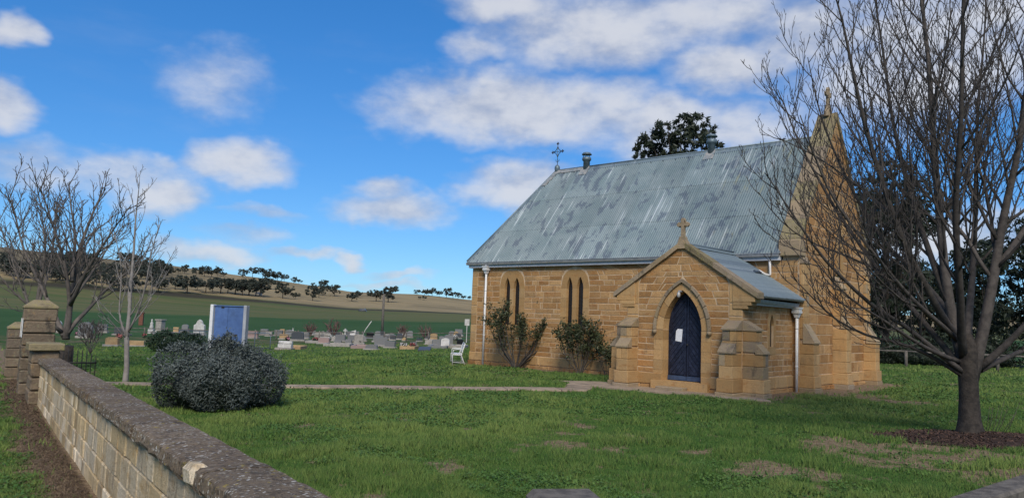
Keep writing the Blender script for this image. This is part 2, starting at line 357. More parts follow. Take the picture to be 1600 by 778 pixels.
M['h_pale'] = basic('pale_stone', (.34, .31, .27), (.24, .22, .19), 5, .8, .1, .2); M['h_pink'] = gran('pink_granite', (.36, .25, .22), (.27, .19, .17)); M['h_tan'] = basic('tan_stone', (.42, .29, .15), (.32, .21, .11), 5, .85, .1, .2)
M['f_pink'] = basic('pink_flowers', (.65, .16, .27), (.70, .45, .50), 30, .7, .4, 0); M['f_red'] = basic('red_flowers', (.45, .05, .05), (.55, .25, .25), 30, .7, .4, 0); M['f_white'] = basic('white_flowers', (.75, .72, .70), (.6, .6, .55), 30, .7, .2, 0)
M['brick'] = basic('red_brick', (.24, .10, .065), (.17, .075, .05), 9, .9, .2, .2)
M['bluegrey'] = basic('blue_grey_pipe', (.10, .13, .17), (.075, .10, .13), 8, .5, 0, 0, metallic=.2)

# ================================================================== GROUND
# line of the boundary wall: a point at distance a along it, l to its side, h below the eye
WD = np.array([-.5650, .8248, -.0172]); WE = np.array([.825, .565, 0.0]); WE /= np.linalg.norm(WE)
def wallp(a, l, h): return np.array([0, 0, CZ]) + WD * a + WE * l + np.array([0, 0, -h])
def wall_lat(x, y): return x * WE[0] + y * WE[1]
def wall_alo(x, y): return -x * .565 + y * .825
def church_xy(x, y): return (x - OX) * _c - (y - OY) * _s, (x - OX) * _s + (y - OY) * _c
TREE = ground_at(1516, 684)
BARE = [(930, 702, 1.0, .30), (1235, 738, 1.3, .22), (1180, 727, .6, .2), (1290, 742, .5, .2), (1400, 700, 1.6, .5), (1460, 722, 1.3, .4), (1330, 700, 1.0, .4), (1560, 740, 1.2, .4),
        (1330, 618, 1.6, .5), (1420, 630, 1.2, .3), (1480, 600, 1.0, .25), (890, 665, .6, .25), (1080, 705, .6, .2), (950, 680, .8, .2), (1210, 622, 1.0, .35)]
BARE = [(*ground_at(a, b)[:2], c, d) for a, b, c, d in BARE]
def bare_mask(x, y):
    n = fbm(x * 1.3, y * 1.3, 4); n2 = fbm(x * 4 + 9, y * 4, 3)
    m = np.zeros_like(x)
    for bx, by, rx, ry in BARE:
        d = np.hypot((x - bx) / (rx * 1.1), (y - by) / (ry * 2.6)); m = np.maximum(m, 1.25 - d)
    m = .95 * sstep(m + (n - .5) * 1.9 + (n2 - .5) * 1.5, .28, .78)
    m = np.maximum(m, sstep(fbm(x * .55 + 40, y * .55, 4) + .35 * (n2 - .5), .67, .78) * .6)
    cx, cy = church_xy(x, y)
    # trodden earth along the foot of the walls
    dx = np.maximum(np.maximum(-.1 - cx, cx - 15.9), 0); dy = np.maximum(np.maximum(-.05 - cy, cy - 7), 0); d1 = np.hypot(dx, dy)
    dx = np.maximum(np.maximum(10.6 - cx, cx - 15.4), 0); dy = np.maximum(np.maximum(-4.3 - cy, cy), 0); d2 = np.hypot(dx, dy)
    d = np.minimum(d1, d2) + (n - .5) * .9
    m = np.maximum(m, 1 - sstep(d, .45, .8))
    l = wall_lat(x, y) + (n - .5) * .9 + (n2 - .5) * .3
    strip = sstep(l, .45, .80) * (1 - sstep(wall_lat(x, y), 1.28, 1.33))
    m = np.maximum(m, strip)
    return m
azs = np.unique(np.concatenate([np.linspace(-180, -48, 90), np.linspace(-48, 48, 430), np.linspace(48, 180, 90)]))
azs = np.radians(azs[:-1]); rs = np.concatenate([[.4, 1.0, 2, 3, 4, 5, 6, 7], np.geomspace(7.6, 60, 190), np.geomspace(62, 560, 90), np.geomspace(600, 4500, 16)])
AA, RR = np.meshgrid(azs, rs); GX = RR * np.sin(AA); GY = RR * np.cos(AA); GZ = gz(GX, GY)
na, nr = len(azs), len(rs)
gv = np.stack([GX, GY, GZ], -1).reshape(-1, 3)
ii = np.arange(nr - 1)[:, None] * na; jj = np.arange(na)[None, :]; j2 = (jj + 1) % na
gf = np.stack([ii + jj, ii + na + jj, ii + na + j2, ii + j2], -1).reshape(-1, 4)[:, ::-1]
gme = np_mesh('ground', gv, gf, smooth=True)
ba = gme.attributes.new('bare', 'FLOAT', 'POINT'); ba.data.foreach_set('value', np.where(RR < 60, bare_mask(GX, GY), 0).astype(np.float32).ravel())
def ground_mat():
    m, t, b = new_mat('ground'); pos = t.node('ShaderNodeNewGeometry').outputs['Position']
    sp = t.node('ShaderNodeSeparateXYZ'); t.put(sp.inputs[0], pos)
    flat = t.node('ShaderNodeCombineXYZ'); t.put(flat.inputs[0], sp.outputs[0]); t.put(flat.inputs[1], sp.outputs[1]); fl = flat.outputs[0]
    r = t.vm('LENGTH', fl)
    n1 = t.noise(fl, .55, 6, .65); n2 = t.noise(fl, 6, 5, .7)
    lawn = t.mix(t.ss(n1, .35, .68), (.040, .092, .018), (.080, .125, .030)); lawn = mulc(t, lawn, t.m('MULTIPLY_ADD', n2, .9, .5))
    soil = t.mix(t.ss(t.noise(fl, 9, 5, .7), .35, .65), (.25, .185, .115), (.13, .088, .056))
    lawn = t.mix(t.attr('bare'), lawn, soil)
    # paddocks beyond the graves
    rw = t.m('ADD', r, t.m('MULTIPLY', t.m('SUBTRACT', t.noise(fl, .02, 4, .6), .5), 36))
    nf = t.noise(fl, .045, 6, .68); nst = t.noise(t.scale(fl, (.25, 1.6, 1)), .08, 6, .7)
    crop = t.mix(t.ss(nf, .3, .7), (.030, .072, .020), (.044, .088, .028))
    past = t.mix(t.ss(nst, .35, .65), (.075, .100, .034), (.12, .115, .048)); past = t.mix(t.m('MULTIPLY', t.ss(nf, .55, .75), .5), past, (.14, .11, .06))
    gold = t.mix(t.ss(nst, .3, .7), (.34, .26, .14), (.20, .16, .088)); gold = t.mix(t.m('MULTIPLY', t.ss(t.noise(fl, .02, 5, .6), .50, .64), .6), gold, (.14, .115, .066))
    dry = t.mix(t.ss(n1, .45, .6), (.035, .075, .016), (.13, .105, .06))
    c = t.mix(t.ss(r, 55, 62), lawn, dry)
    c = t.mix(t.ss(r, 74, 80), c, crop)
    c = t.mix(t.ss(rw, 176, 184), c, past)
    c = t.mix(t.m('MULTIPLY', t.ss(rw, 272, 280), t.m('SUBTRACT', 1.0, t.ss(rw, 284, 294))), c, (.05, .045, .03))
    c = t.mix(t.ss(rw, 286, 298), c, gold)
    # bare brown hillside to the left
    lf = t.ss(t.m('DIVIDE', sp.outputs[0], t.m('MAXIMUM', sp.outputs[1], 1.0)), -.33, -.50)
    c = t.mix(t.m('MULTIPLY', t.m('MULTIPLY', lf, t.ss(rw, 330, 420)), .75), c, (.135, .110, .066))
    t.put(b.inputs['Base Color'], c); b.inputs['Roughness'].default_value = .95; b.inputs['Specular IOR Level'].default_value = .1
    bp = t.node('ShaderNodeBump'); bp.inputs['Strength'].default_value = .6; bp.inputs['Distance'].default_value = .04; t.put(bp.inputs['Height'], n2); t.l.new(bp.outputs[0], b.inputs['Normal'])
    return m
ground = link('ground', gme, ground_mat()); tag(ground, kind='structure')

# ---- concrete path and apron
PATH = [ground_at(*p)[:2] for p in ((150, 600.5), (300, 603), (440, 605), (600, 607), (760, 609), (900, 610.5))]
APRON = np.array([ch(x, y, 0)[:2] for x, y in ((9.7, -3.4), (11.2, -3.3), (15.3, -3.7), (16.1, -4.35), (15.75, -4.9), (12.5, -5.25), (10.3, -5.2), (8.6, -4.6))])
PATH.append(ch(9.6, -4.3, 0)[:2])
PW = .42
def path_dist(x, y):
    d = np.full_like(x, 1e9)
    for a, b in zip(PATH[:-1], PATH[1:]):
        ab = b - a; t = np.clip(((x - a[0]) * ab[0] + (y - a[1]) * ab[1]) / (ab @ ab), 0, 1)
        d = np.minimum(d, np.hypot(x - a[0] - ab[0] * t, y - a[1] - ab[1] * t))
    return d
pm = MB(); pts = []
for a, b in zip(PATH[:-1], PATH[1:]):
    n = max(2, int(np.linalg.norm(b - a) / .5)); pts += [a + (b - a) * k / n for k in range(n)]
pts.append(PATH[-1])
rb_ = []
for i, p in enumerate(pts):
    t = pts[min(i + 1, len(pts) - 1)] - pts[max(i - 1, 0)]; t = t / np.linalg.norm(t); nrm = np.array([-t[1], t[0]]) * (PW - .04); zc = g1(*p) + .03
    rb_.append(pm.verts([(*(p + nrm), zc), (*(p - nrm), zc)]))
for a, b in zip(rb_[:-1], rb_[1:]): pm.face((a, a + 1, b + 1, b))
path = pm.obj('path', M['mulch']); tag(path, kind='structure')
step = 3
for k in range(0, len(pts) - 1, step):
    q = pts[k:k + step + 1]
    if len(q) < 2: break
    mb = MB(); mb.rv = random.random(); rows = []; gap = .012
    for i, p in enumerate(q):
        t = q[min(i + 1, len(q) - 1)] - q[max(i - 1, 0)]; t = t / np.linalg.norm(t); nrm = np.array([-t[1], t[0]])
        sh = t * (gap if i == 0 else -gap if i == len(q) - 1 else 0)
        e0 = p + nrm * (PW + random.uniform(-.03, .03)) + sh; e1 = p - nrm * (PW + random.uniform(-.03, .03)) + sh; zc = g1(*p) + .055
        rows.append(mb.verts([(*e0, zc - .2), (*e0, zc - .015), (*(e0 * .97 + e1 * .03), zc), (*(e1 * .97 + e0 * .03), zc), (*e1, zc - .015), (*e1, zc - .2)]))
    for i in range(len(q) - 1):
        for j in range(5): mb.face((rows[i] + j, rows[i] + j + 1, rows[i + 1] + j + 1, rows[i + 1] + j))
    mb.face([rows[0] + j for j in range(6)]); mb.face([rows[-1] + j for j in range(6)][::-1])
    mb.obj('paving_slab', M['concrete'], path)
mb = MB(); mb.prism([tuple(p) for p in APRON], lambda x, y: (x, y, -.25), lambda x, y: (x, y, g1(x, y) + .045)); ap = mb.obj('apron', M['concrete']); tag(ap, kind='structure')

def in_poly(x, y, P):
    inside = np.zeros(x.shape, bool); n = len(P)
    for i in range(n):
        x0, y0 = P[i]; x1, y1 = P[(i + 1) % n]
        c = ((y0 > y) != (y1 > y)) & (x < (x1 - x0) * (y - y0) / (y1 - y0 + 1e-12) + x0); inside ^= c
    return inside
# ---- grass: single blades, fewer and broader with distance
def blades(X, Y, size, width, dry):
    n = len(X); Z = gz(X, Y); a = rng.uniform(0, 2 * np.pi, n); lean = rng.uniform(.15, .9, n) * size; la = rng.uniform(0, 2 * np.pi, n)
    b0 = np.stack([X - np.cos(a) * width, Y - np.sin(a) * width, Z - .01], 1); b1 = np.stack([X + np.cos(a) * width, Y + np.sin(a) * width, Z - .01], 1)
    tp = np.stack([X + np.cos(la) * lean, Y + np.sin(la) * lean, Z + size], 1)
    V = np.stack([b0, b1, tp], 1).reshape(-1, 3); Fc = np.arange(3 * n).reshape(-1, 3); return V, Fc
def scatter_grass():
    N = 1150000
    # polar sampling: about even to the square of the distance
    r = 7.5 * (62 / 7.5) ** rng.random(N); a = np.radians(rng.uniform(-39, 39, N)); x = r * np.sin(a); y = r * np.cos(a)
    keep = rng.random(N) < np.clip(1.15 - r / 70, .25, 1)
    bm_ = bare_mask(x, y); keep &= rng.random(N) > bm_ * .97
    keep &= path_dist(x, y) > PW - .05
    cx, cy = church_xy(x, y)
    keep &= ~((cx > -.05) & (cx < 15.8) & (cy > -.1) & (cy < 7)); keep &= ~((cx > 10.4) & (cx < 15.4) & (cy > -4.4) & (cy < 0)); keep &= ~in_poly(x, y, APRON)
    l = wall_lat(x, y); keep &= (l > 1.72) | (l < 1.22)
    keep &= np.hypot(x - TREE[0], (y - TREE[1])) > .9
    keep &= ~((np.hypot((x - TREE[0] - .5) / 2.5, (y - TREE[1] + .35) / 1.0) < 1) & (rng.random(N) < .96))
    keep &= ~((r > 40) & (x < -3) & (rng.random(N) < .35))
    x, y, r = x[keep], y[keep], r[keep]; n = len(x)
    clump = fbm(x * 1.1, y * 1.1, 4); fine = fbm(x * 3.5, y * 3.5, 3)
    size = (.028 + .085 * sstep(clump, .42, .68) + .05 * sstep(fine, .5, .8)) * rng.uniform(.5, 1.3, n) * np.interp(r, [8, 20, 60], [1, .95, .9])
    width = np.interp(r, [8, 15, 30, 60], [.0058, .0105, .022, .044]) * rng.uniform(.7, 1.4, n)
    V, Fc = blades(x, y, size, width, None)
    hue = np.clip(.45 * sstep(fbm(x * .25 + 5, y * .25, 4), .35, .68) + .9 * (clump - .38) + rng.normal(0, .27, n) + .7 * (fine - .5), 0, 1)
    me = np_mesh('grass', V, Fc, hue); g = link('grass', me, M['grass']); tag(g, 'short green grass covering the churchyard lawn', 'grass', kind='stuff')
    # clover and broad-leaved weeds in patches between the grass
    N = 260000; r = 7.5 * (45 / 7.5) ** rng.random(N); a = np.radians(rng.uniform(-39, 39, N)); x = r * np.sin(a); y = r * np.cos(a)
    k = (rng.random(N) < .85 * sstep(fbm(x * .5 + 70, y * .5 + 3, 4) + .35 * (fbm(x * 3, y * 3 + 50, 2) - .5), .46, .66)) & (rng.random(N) > bare_mask(x, y)) & (path_dist(x, y) > PW); l = wall_lat(x, y); k &= (l > 1.75) | (l < 1.15)
    cx, cy = church_xy(x, y); k &= ~((cx > -.2) & (cx < 16) & (cy > -.3) & (cy < 7)) & ~((cx > 10.2) & (cx < 15.9) & (cy > -4.6) & (cy < 0)) & ~in_poly(x, y, APRON) & (np.hypot((x - TREE[0] - .5) / 2.6, (y - TREE[1] + .3) / 1.2) > 1)
    x, y, r = x[k], y[k], r[k]; n = len(x); z = gz(x, y) + rng.uniform(.03, .085, n); s_ = np.interp(r, [8, 20, 45], [.013, .022, .045]) * rng.uniform(.6, 1.4, n); a = rng.uniform(0, 6.28, n); tx, ty = rng.normal(0, .45, n), rng.normal(0, .45, n); ux, uy = np.cos(a) * s_, np.sin(a) * s_
    V = np.stack([np.stack([x + ux, y + uy, z + ux * tx + uy * ty], 1), np.stack([x - uy, y + ux, z - uy * tx + ux * ty], 1), np.stack([x - ux, y - uy, z - ux * tx - uy * ty], 1), np.stack([x + uy, y - ux, z + uy * tx - ux * ty], 1)], 1).reshape(-1, 3)
    tag(link('clover', np_mesh('clover', V, np.arange(4 * n).reshape(-1, 4), np.clip(fbm(x, y, 3) + rng.normal(0, .2, n), 0, 1)), M['clover']), 'dark green clover and weeds in patches of the lawn', 'clover', kind='stuff')
    # dry stalks on the bare patches and in the verge beside the wall
    N = 160000; r = 7.5 * (40 / 7.5) ** rng.random(N); a = np.radians(rng.uniform(-39, 39, N)); x = r * np.sin(a); y = r * np.cos(a)
    k = (rng.random(N) < bare_mask(x, y) * .5 + .02) & (path_dist(x, y) > PW); l = wall_lat(x, y); k &= (l > 1.75) | (l < 1.2)
    cx, cy = church_xy(x, y); k &= ~((cx > -.3) & (cx < 16) & (cy > -.4) & (cy < 7)) & ~((cx > 10.0) & (cx < 15.9) & (cy > -4.7) & (cy < 0)) & ~in_poly(x, y, APRON)
    x, y, r = x[k], y[k], r[k]; n = len(x); V, Fc = blades(x, y, rng.uniform(.01, .05, n), np.interp(r, [8, 40], [.004, .02]), None)
    tag(link('dry_grass', np_mesh('dry_grass', V, Fc, rng.random(n)), M['drygrass']), 'dry straw coloured stalks in the bare lawn patches', 'dry grass', kind='stuff')
scatter_grass()

# ================================================================== CHURCH
church = empty('church', (OX, OY, 0), -TH, 'honey sandstone church with blue grey iron roof and gabled porch', 'church')
L, W_, ZE, ZR, ZP = 15.18, 6.85, 4.31, 9.245, .50
POR_Y, PX0, PX1 = -3.70, 10.93, 14.95
PXM = (PX0 + PX1) / 2
class Plane:
    """a wall face: u along it, z up, d outwards"""
    def __init__(s, o, u, n): s.o = np.array(o, float); s.u = np.array(u, float); s.n = np.array(n, float)
    def __call__(s, u, z, d): return s.o + s.u * u + s.n * d + np.array([0, 0, z])
P_nave = Plane((0, 0, 0), (1, 0, 0), (0, -1, 0)); P_porch = Plane((0, POR_Y, 0), (1, 0, 0), (0, -1, 0))
P_side = Plane((PX1, 0, 0), (0, 1, 0), (1, 0, 0)); P_gable = Plane((L, 0, 0), (0, 1, 0), (1, 0, 0))
def stone_geo(mb, P, q, proud=.014, back=-.06, gap=.013, cham=.012, rough=.007):
    """one block: q = 4 corners (u,z) counter-clockwise, slightly uneven face proud of the joints"""
    q = np.array(q, float); c = q.mean(0); q = q + np.random.uniform(-1, 1, q.shape) * np.array([.014, .009]) * min(1, rough / .006)
    def inset(k):
        out = []
        for i in range(4):
            a, b_, d = q[i], q[(i + 1) % 4], q[(i - 1) % 4]
            e1 = b_ - a; e2 = d - a; l1 = np.linalg.norm(e1) + 1e-9; l2 = np.linalg.norm(e2) + 1e-9
            s_ = min(k, .35 * l1 + .001, .35 * l2 + .001)
            p = a + e1 / l1 * min(s_, .45 * l1) + e2 / l2 * min(s_, .45 * l2); out.append(p)
        return out
    A = inset(gap); B = inset(gap + cham * .35); Cc = inset(gap + cham)
    pr_ = proud + random.uniform(-.4, .4) * rough
    i = mb.verts([P(*p, back) for p in A]); j = mb.verts([P(*p, pr_ * .55) for p in A]); k = mb.verts([P(*p, pr_ + random.uniform(-rough, rough) * .6) for p in Cc])
    ctr = mb.verts([P(*(c + (np.random.rand(2) - .5) * .1 * np.ptp(q, axis=0)), pr_ + random.uniform(-.3, 1.0) * rough)])
    for a in range(4):
        b_ = (a + 1) % 4
        mb.face((i + a, i + b_, j + b_, j + a)); mb.face((j + a, j + b_, k + b_, k + a)); mb.face((k + a, k + b_, ctr))
STONES = []     # (parent name, plane, quad, proud, rough)
def rows(par, P, z0, z1, left, right, course, length, holes=(), proud=.008, rough=.006, name='stone', mat='stone'):
    """coursed masonry between two edges; left/right/holes are functions of z"""
    z = z0
    while z < z1 - .02:
        h = random.uniform(*course); zz = z + h
        if z1 - zz < course[0] * .6: zz = z1
        iv = [((left(z), left(zz)), (right(z), right(zz)))]
        for hole in holes:
            a, b_ = hole(z + .004), hole(zz - .004)
            if a is None and b_ is None: continue
            if a is None: a = ((b_[0] + b_[1]) / 2,) * 2
            if b_ is None: b_ = ((a[0] + a[1]) / 2,) * 2
            new = []
            for (l, r) in iv:
                if a[0] >= max(r) or a[1] <= min(l): new.append((l, r)); continue
                new.append((l, (a[0], b_[0]))); new.append(((a[1], b_[1]), r))
            iv = new
        for (l, r) in iv:
            w0 = r[0] - l[0]; w1 = r[1] - l[1]
            if max(w0, w1) < .05: continue
            n = max(1, int(round((w0 + w1) / 2 / random.uniform(*length)))); t = [0] + sorted(random.uniform(.8, 1.2) * (k + random.uniform(-.22, .22)) / n for k in range(1, n)) + [1]
            t = [min(1, max(0, v)) for v in t]; t = [v for k, v in enumerate(t) if k == 0 or k == len(t) - 1 or (v - t[k - 1] > .15 / n and 1 - v > .1 / n)]
            for a, b_ in zip(t[:-1], t[1:]):
                q = [(l[0] + w0 * a, z), (l[0] + w0 * b_, z), (l[1] + max(w1, 0) * b_, zz), (l[1] + max(w1, 0) * a, zz)]
                STONES.append((par, P, q, proud, rough, name, mat))
        z = zz
# ---- windows of the nave
WIN = [((2.03, 2.355), (2.57, 2.906)), ((5.507, 5.805), (6.034, 6.352))]
WZ0, WZS, WZ1 = 1.80, 3.36, 3.84
def pointed(c, a, zs, za, n=7):
    """points of a pointed arch from left spring over the apex to right spring"""
    h = za - zs; r = (h * h + a * a) / (2 * a); out = []
    th1 = math.asin(min(1, h / r))
    for k in range(n + 1): t = th1 * k / n; out.append((c - a + r - r * math.cos(t), zs + r * math.sin(t)))
    return out + [(2 * c - x, z) for x, z in out[-2::-1]]
def arch_hw(a, zs, za, z):
    if z <= zs: return a
    if z >= za: return 0
    h = za - zs; r = (h * h + a * a) / (2 * a); return a - r + math.sqrt(max(0, r * r - (z - zs) ** 2))
def win_hole(w):
    l, r = w[0][0] - .30, w[1][1] + .30; m = (l + r) / 2
    def f(z):
        if z < WZ0 - .24 or z > 4.16: return None
        if z <= 3.42: return (l, r)
        k = 1 - ((z - 3.42) / .76) ** 2.6; hw = (r - l) / 2 * (.52 + .48 * math.sqrt(max(0, k))); return (m - hw, m + hw)
    return f
nave_holes = [win_hole(w) for w in WIN]
# backing of the nave front with slots for the windows
mb = MB()
def slab(mb, P, u0, u1, z0, z1, d0, d1): 
    a = P(u0, z0, d0); b_ = P(u1, z1, d1); mb.box(np.minimum(a, b_), np.maximum(a, b_))
us = [0] + [v for w in WIN for v in (w[0][0] - .05, w[1][1] + .05)] + [L - .02]
for k in range(0, len(us), 2): slab(mb, P_nave, us[k], us[k + 1], -.4, ZE, -.5, 0)
for w in WIN: slab(mb, P_nave, w[0][0] - .05, w[1][1] + .05, -.4, WZ0 - .1, -.5, 0); slab(mb, P_nave, w[0][0] - .05, w[1][1] + .05, 4.05, ZE, -.5, 0)
mb.box((0, .5, -.4), (.5, W_, ZE)); mb.box((.5, W_ - .5, -.4), (L - .55, W_, ZE))
nave_wall = mb.obj('nave_wall', M['mortar'], church)
rows('nave', P_nave, ZP, ZE, lambda z: .36, lambda z: L - .05, (.17, .27), (.38, .72), nave_holes)
# quoins of the left corner: large blocks
z = ZP
while z < ZE - .1:
    zz = min(ZE, z + random.uniform(.36, .46)); STONES.append(('nave', P_nave, [(-.012, z), (.36, z), (.36, zz), (-.012, zz)], .016, .004, 'quoin', 'ashlar')); z = zz
rows('nave', P_nave, .12, ZP, lambda z: -.03, lambda z: L, (.38, .38), (.9, 1.35), proud=.045, rough=.004, mat='ashlar')
rows('nave', P_nave, -.26, .12, lambda z: -.06, lambda z: L, (.16, .22), (.4, .8), proud=.07, rough=.02)
P_end = Plane((0, 0, 0), (0, 1, 0), (-1, 0, 0))
rows('nave', P_end, -.2, ZE, lambda z: 0, lambda z: W_, (.3, .4), (.7, 1.1))
def window(P, w, par):
    """two lancets: head, jambs, mullion, sill and the dark leaded lights"""
    (a0, a1), (b0, b1) = w; l, r = a0 - .30, b1 + .30; m = (l + r) / 2
    head = MB(); head.rv = random.random()
    top = []
    for k in range(15):
        t = -1 + 2 * k / 14; top.append((m + (r - l) / 2 * t, 3.42 + .74 * max(0, (1 - abs(t) ** 2.6)) ** .5 * 1.0 - (.05 * max(0, 1 - abs(t) / .18))))
    # two shallow crowns over the two lights
    outline = [(l, 3.36)] + top + [(r, 3.36), (b1, 3.36)] + pointed((b0 + b1) / 2, (b1 - b0) / 2, 3.36, WZ1)[::-1][1:-1] + [(b0, 3.36), (a1, 3.36)] + pointed((a0 + a1) / 2, (a1 - a0) / 2, 3.36, WZ1)[::-1][1:-1] + [(a0, 3.36)]
    win = head
    head.prism(outline, lambda u, z: P(u, z, -.22), lambda u, z: P(u, z, .014)); root = head.obj('window', M['ashlar'], church)
    for (u0, u1, side) in ((l, a0, 0), (a1, b0, 1), (b1, r, 2)):
        z = WZ0
        for k in range(4 if side != 1 else 2):
            zz = z + 1.56 / (4 if side != 1 else 2); mb = MB(); mb.rv = random.random()
            slab(mb, P, u0 + .002, u1 - .002, z + .004, zz - .002, -.22, .012 + .004 * (k % 2)); mb.obj('jamb_stone' if side != 1 else 'mullion', M['ashlar'], root); z = zz
    mb = MB(); mb.rv = random.random(); u0, u1 = l, r
    mb.hexa([P(u0, WZ0 - .24, -.22), P(u1, WZ0 - .24, -.22), P(u1, WZ0 - .24, .02), P(u0, WZ0 - .24, .02), P(u0, WZ0, -.22), P(u1, WZ0, -.22), P(u1, WZ0 - .05, .03), P(u0, WZ0 - .05, .03)])
    mb.obj('sill', M['ashlar'], root)
    for (u0, u1) in w:
        g = MB(); poly = [(u0 - .02, WZ0 - .02)] + pointed((u0 + u1) / 2, (u1 - u0) / 2 + .02, WZS, WZ1 + .03) + [(u1 + .02, WZ0 - .02)]
        g.prism(poly, lambda u, z: P(u, z, -.17), lambda u, z: P(u, z, -.13)); go = g.obj('glass', M['glass'], root)
        for z in np.arange(WZ0 + .25, WZ1 - .2, .33):
            b_ = MB(); slab(b_, P, u0, u1, z, z + .014, -.13, -.118); b_.obj('saddle_bar', M['iron'], root)
for w in WIN[:2]: window(P_nave, w, church)

# ---- porch
DC, DA, DZ0, DZS, DZ1 = 12.96, .67, .285, 2.0, 3.12
SLOPE = (4.60 - 3.0) / (15.42 - PXM)
def gtop(x): return 4.50 - abs(x - PXM) * SLOPE
mb = MB()
out = [(PX0, -.35), (DC - DA, -.35), (DC - DA, DZS)] + pointed(DC, DA, DZS, DZ1, 9)[1:-1] + [(DC + DA, DZS), (DC + DA, -.35), (PX1, -.35), (PX1, gtop(PX1)), (PXM, gtop(PXM)), (PX0, gtop(PX0))]
mb.prism(out, lambda u, z: P_porch(u, z, -.42), lambda u, z: P_porch(u, z, 0)); porch_wall = mb.obj('porch_wall', M['mortar'], church)
mb = MB(); SW = (-1.80, -1.50)
for (a, b_, z0, z1) in ((POR_Y + .43, SW[0], -.35, 2.78), (SW[1], -.002, -.35, 2.78), (SW[0], SW[1], -.35, 1.38), (SW[0], SW[1], 2.50, 2.78)): slab(mb, P_side, a, b_, z0, z1, -.4, 0)
mb.box((PX0, POR_Y + .43, -.35), (PX0 + .4, -.002, 2.78)); porch_side = mb.obj('porch_side_wall', M['mortar'], church)
def door_hole(z):
    if z < .3 or z > 3.42: return (DC - 1.0, DC + 1.0) if z < .3 else None
    h = arch_hw(DA + .32, 1.86, 3.44, z); return (DC - h, DC + h)
sl = lambda z: PX0 + .43 if z < gtop(PX0) else max(PX0 + .43, PXM - (4.50 - z) / SLOPE); sr = lambda z: PX1 - .43 if z < gtop(PX1) else min(PX1 - .43, PXM + (4.50 - z) / SLOPE)
rows('porch', P_porch, ZP, 4.48, sl, sr, (.15, .24), (.3, .6), [door_hole])
for sgn in (0, 1):
    z = ZP
    while z < 2.9:
        zz = z + random.uniform(.34, .42)
        if zz > 2.75: zz = gtop(PX0) + .0
        a, b_ = (PX0, PX0 + .43) if not sgn else (PX1 - .43, PX1)
        if zz >= gtop(PX0) - .01:
            q = [(a, z), (b_, z), (b_, gtop(b_)), (a, gtop(a))]
        else: q = [(a, z), (b_, z), (b_, zz), (a, zz)]
        STONES.append(('porch', P_porch, q, .016, .004, 'quoin', 'ashlar')); z = zz
        if zz >= gtop(PX0) - .01: break
for (a, b_) in ((PX0 - .03, DC - DA), (DC + DA, PX1 + .03)):
    rows('porch', P_porch, .14, ZP, lambda z: a, lambda z: b_, (.36, .36), (.8, 1.2), proud=.05, rough=.004, mat='ashlar')
    rows('porch', P_porch, -.2, .14, lambda z: a, lambda z: b_, (.34, .34), (.5, .8), proud=.075, rough=.025, mat='stone')
def slit_hole(z): return None if z < 1.2 or z > 2.72 else ((-1.95, -1.35) if z < 2.35 else (-1.65 - .3 * max(0, 1 - ((z - 2.35) / .37) ** 2) ** .5, -1.65 + .3 * max(0, 1 - ((z - 2.35) / .37) ** 2) ** .5))
rows('side', P_side, ZP + .02, 2.78, lambda z: POR_Y, lambda z: -.02, (.15, .22), (.26, .5), [slit_hole])
rows('side', P_side, .14, ZP + .02, lambda z: POR_Y, lambda z: -.0, (.37, .37), (.7, 1.1), proud=.045, rough=.004, mat='ashlar')
rows('side', P_side, -.2, .14, lambda z: POR_Y, lambda z: -.0, (.17, .17), (.35, .6), proud=.07, rough=.02)
# slit window of the porch
mb = MB(); mb.rv = .6; oc, oa = -1.65, .15
o2 = [(-1.95, 2.10), (-1.95, 2.35)] + [(-1.65 - .3 * math.cos(t), 2.35 + .37 * math.sin(t)) for t in np.linspace(.2, math.pi - .2, 9)] + [(-1.35, 2.35), (-1.35, 2.10), (oc + oa, 2.10)] + pointed(oc, oa, 2.10, 2.46)[::-1][1:-1] + [(oc - oa, 2.10)]
mb.prism(o2, lambda u, z: P_side(u, z, -.25), lambda u, z: P_side(u, z, .016)); slit = mb.obj('window', M['ashlar'], church)
for (u0, u1, z0, z1) in ((-1.95, oc - oa, 1.45, 1.77), (-1.95, oc - oa, 1.77, 2.10), (oc + oa, -1.35, 1.45, 1.77), (oc + oa, -1.35, 1.77, 2.10), (-1.95, -1.35, 1.2, 1.45)):
    mb = MB(); mb.rv = random.random(); slab(mb, P_side, u0 + .002, u1 - .002, z0 + .003, z1 - .003, -.25, .014); mb.obj('jamb_stone', M['ashlar'], slit)
mb = MB(); slab(mb, P_side, oc - oa - .01, oc + oa + .01, 1.44, 2.48, -.10, -.07); mb.obj('glass', M['glass'], slit)
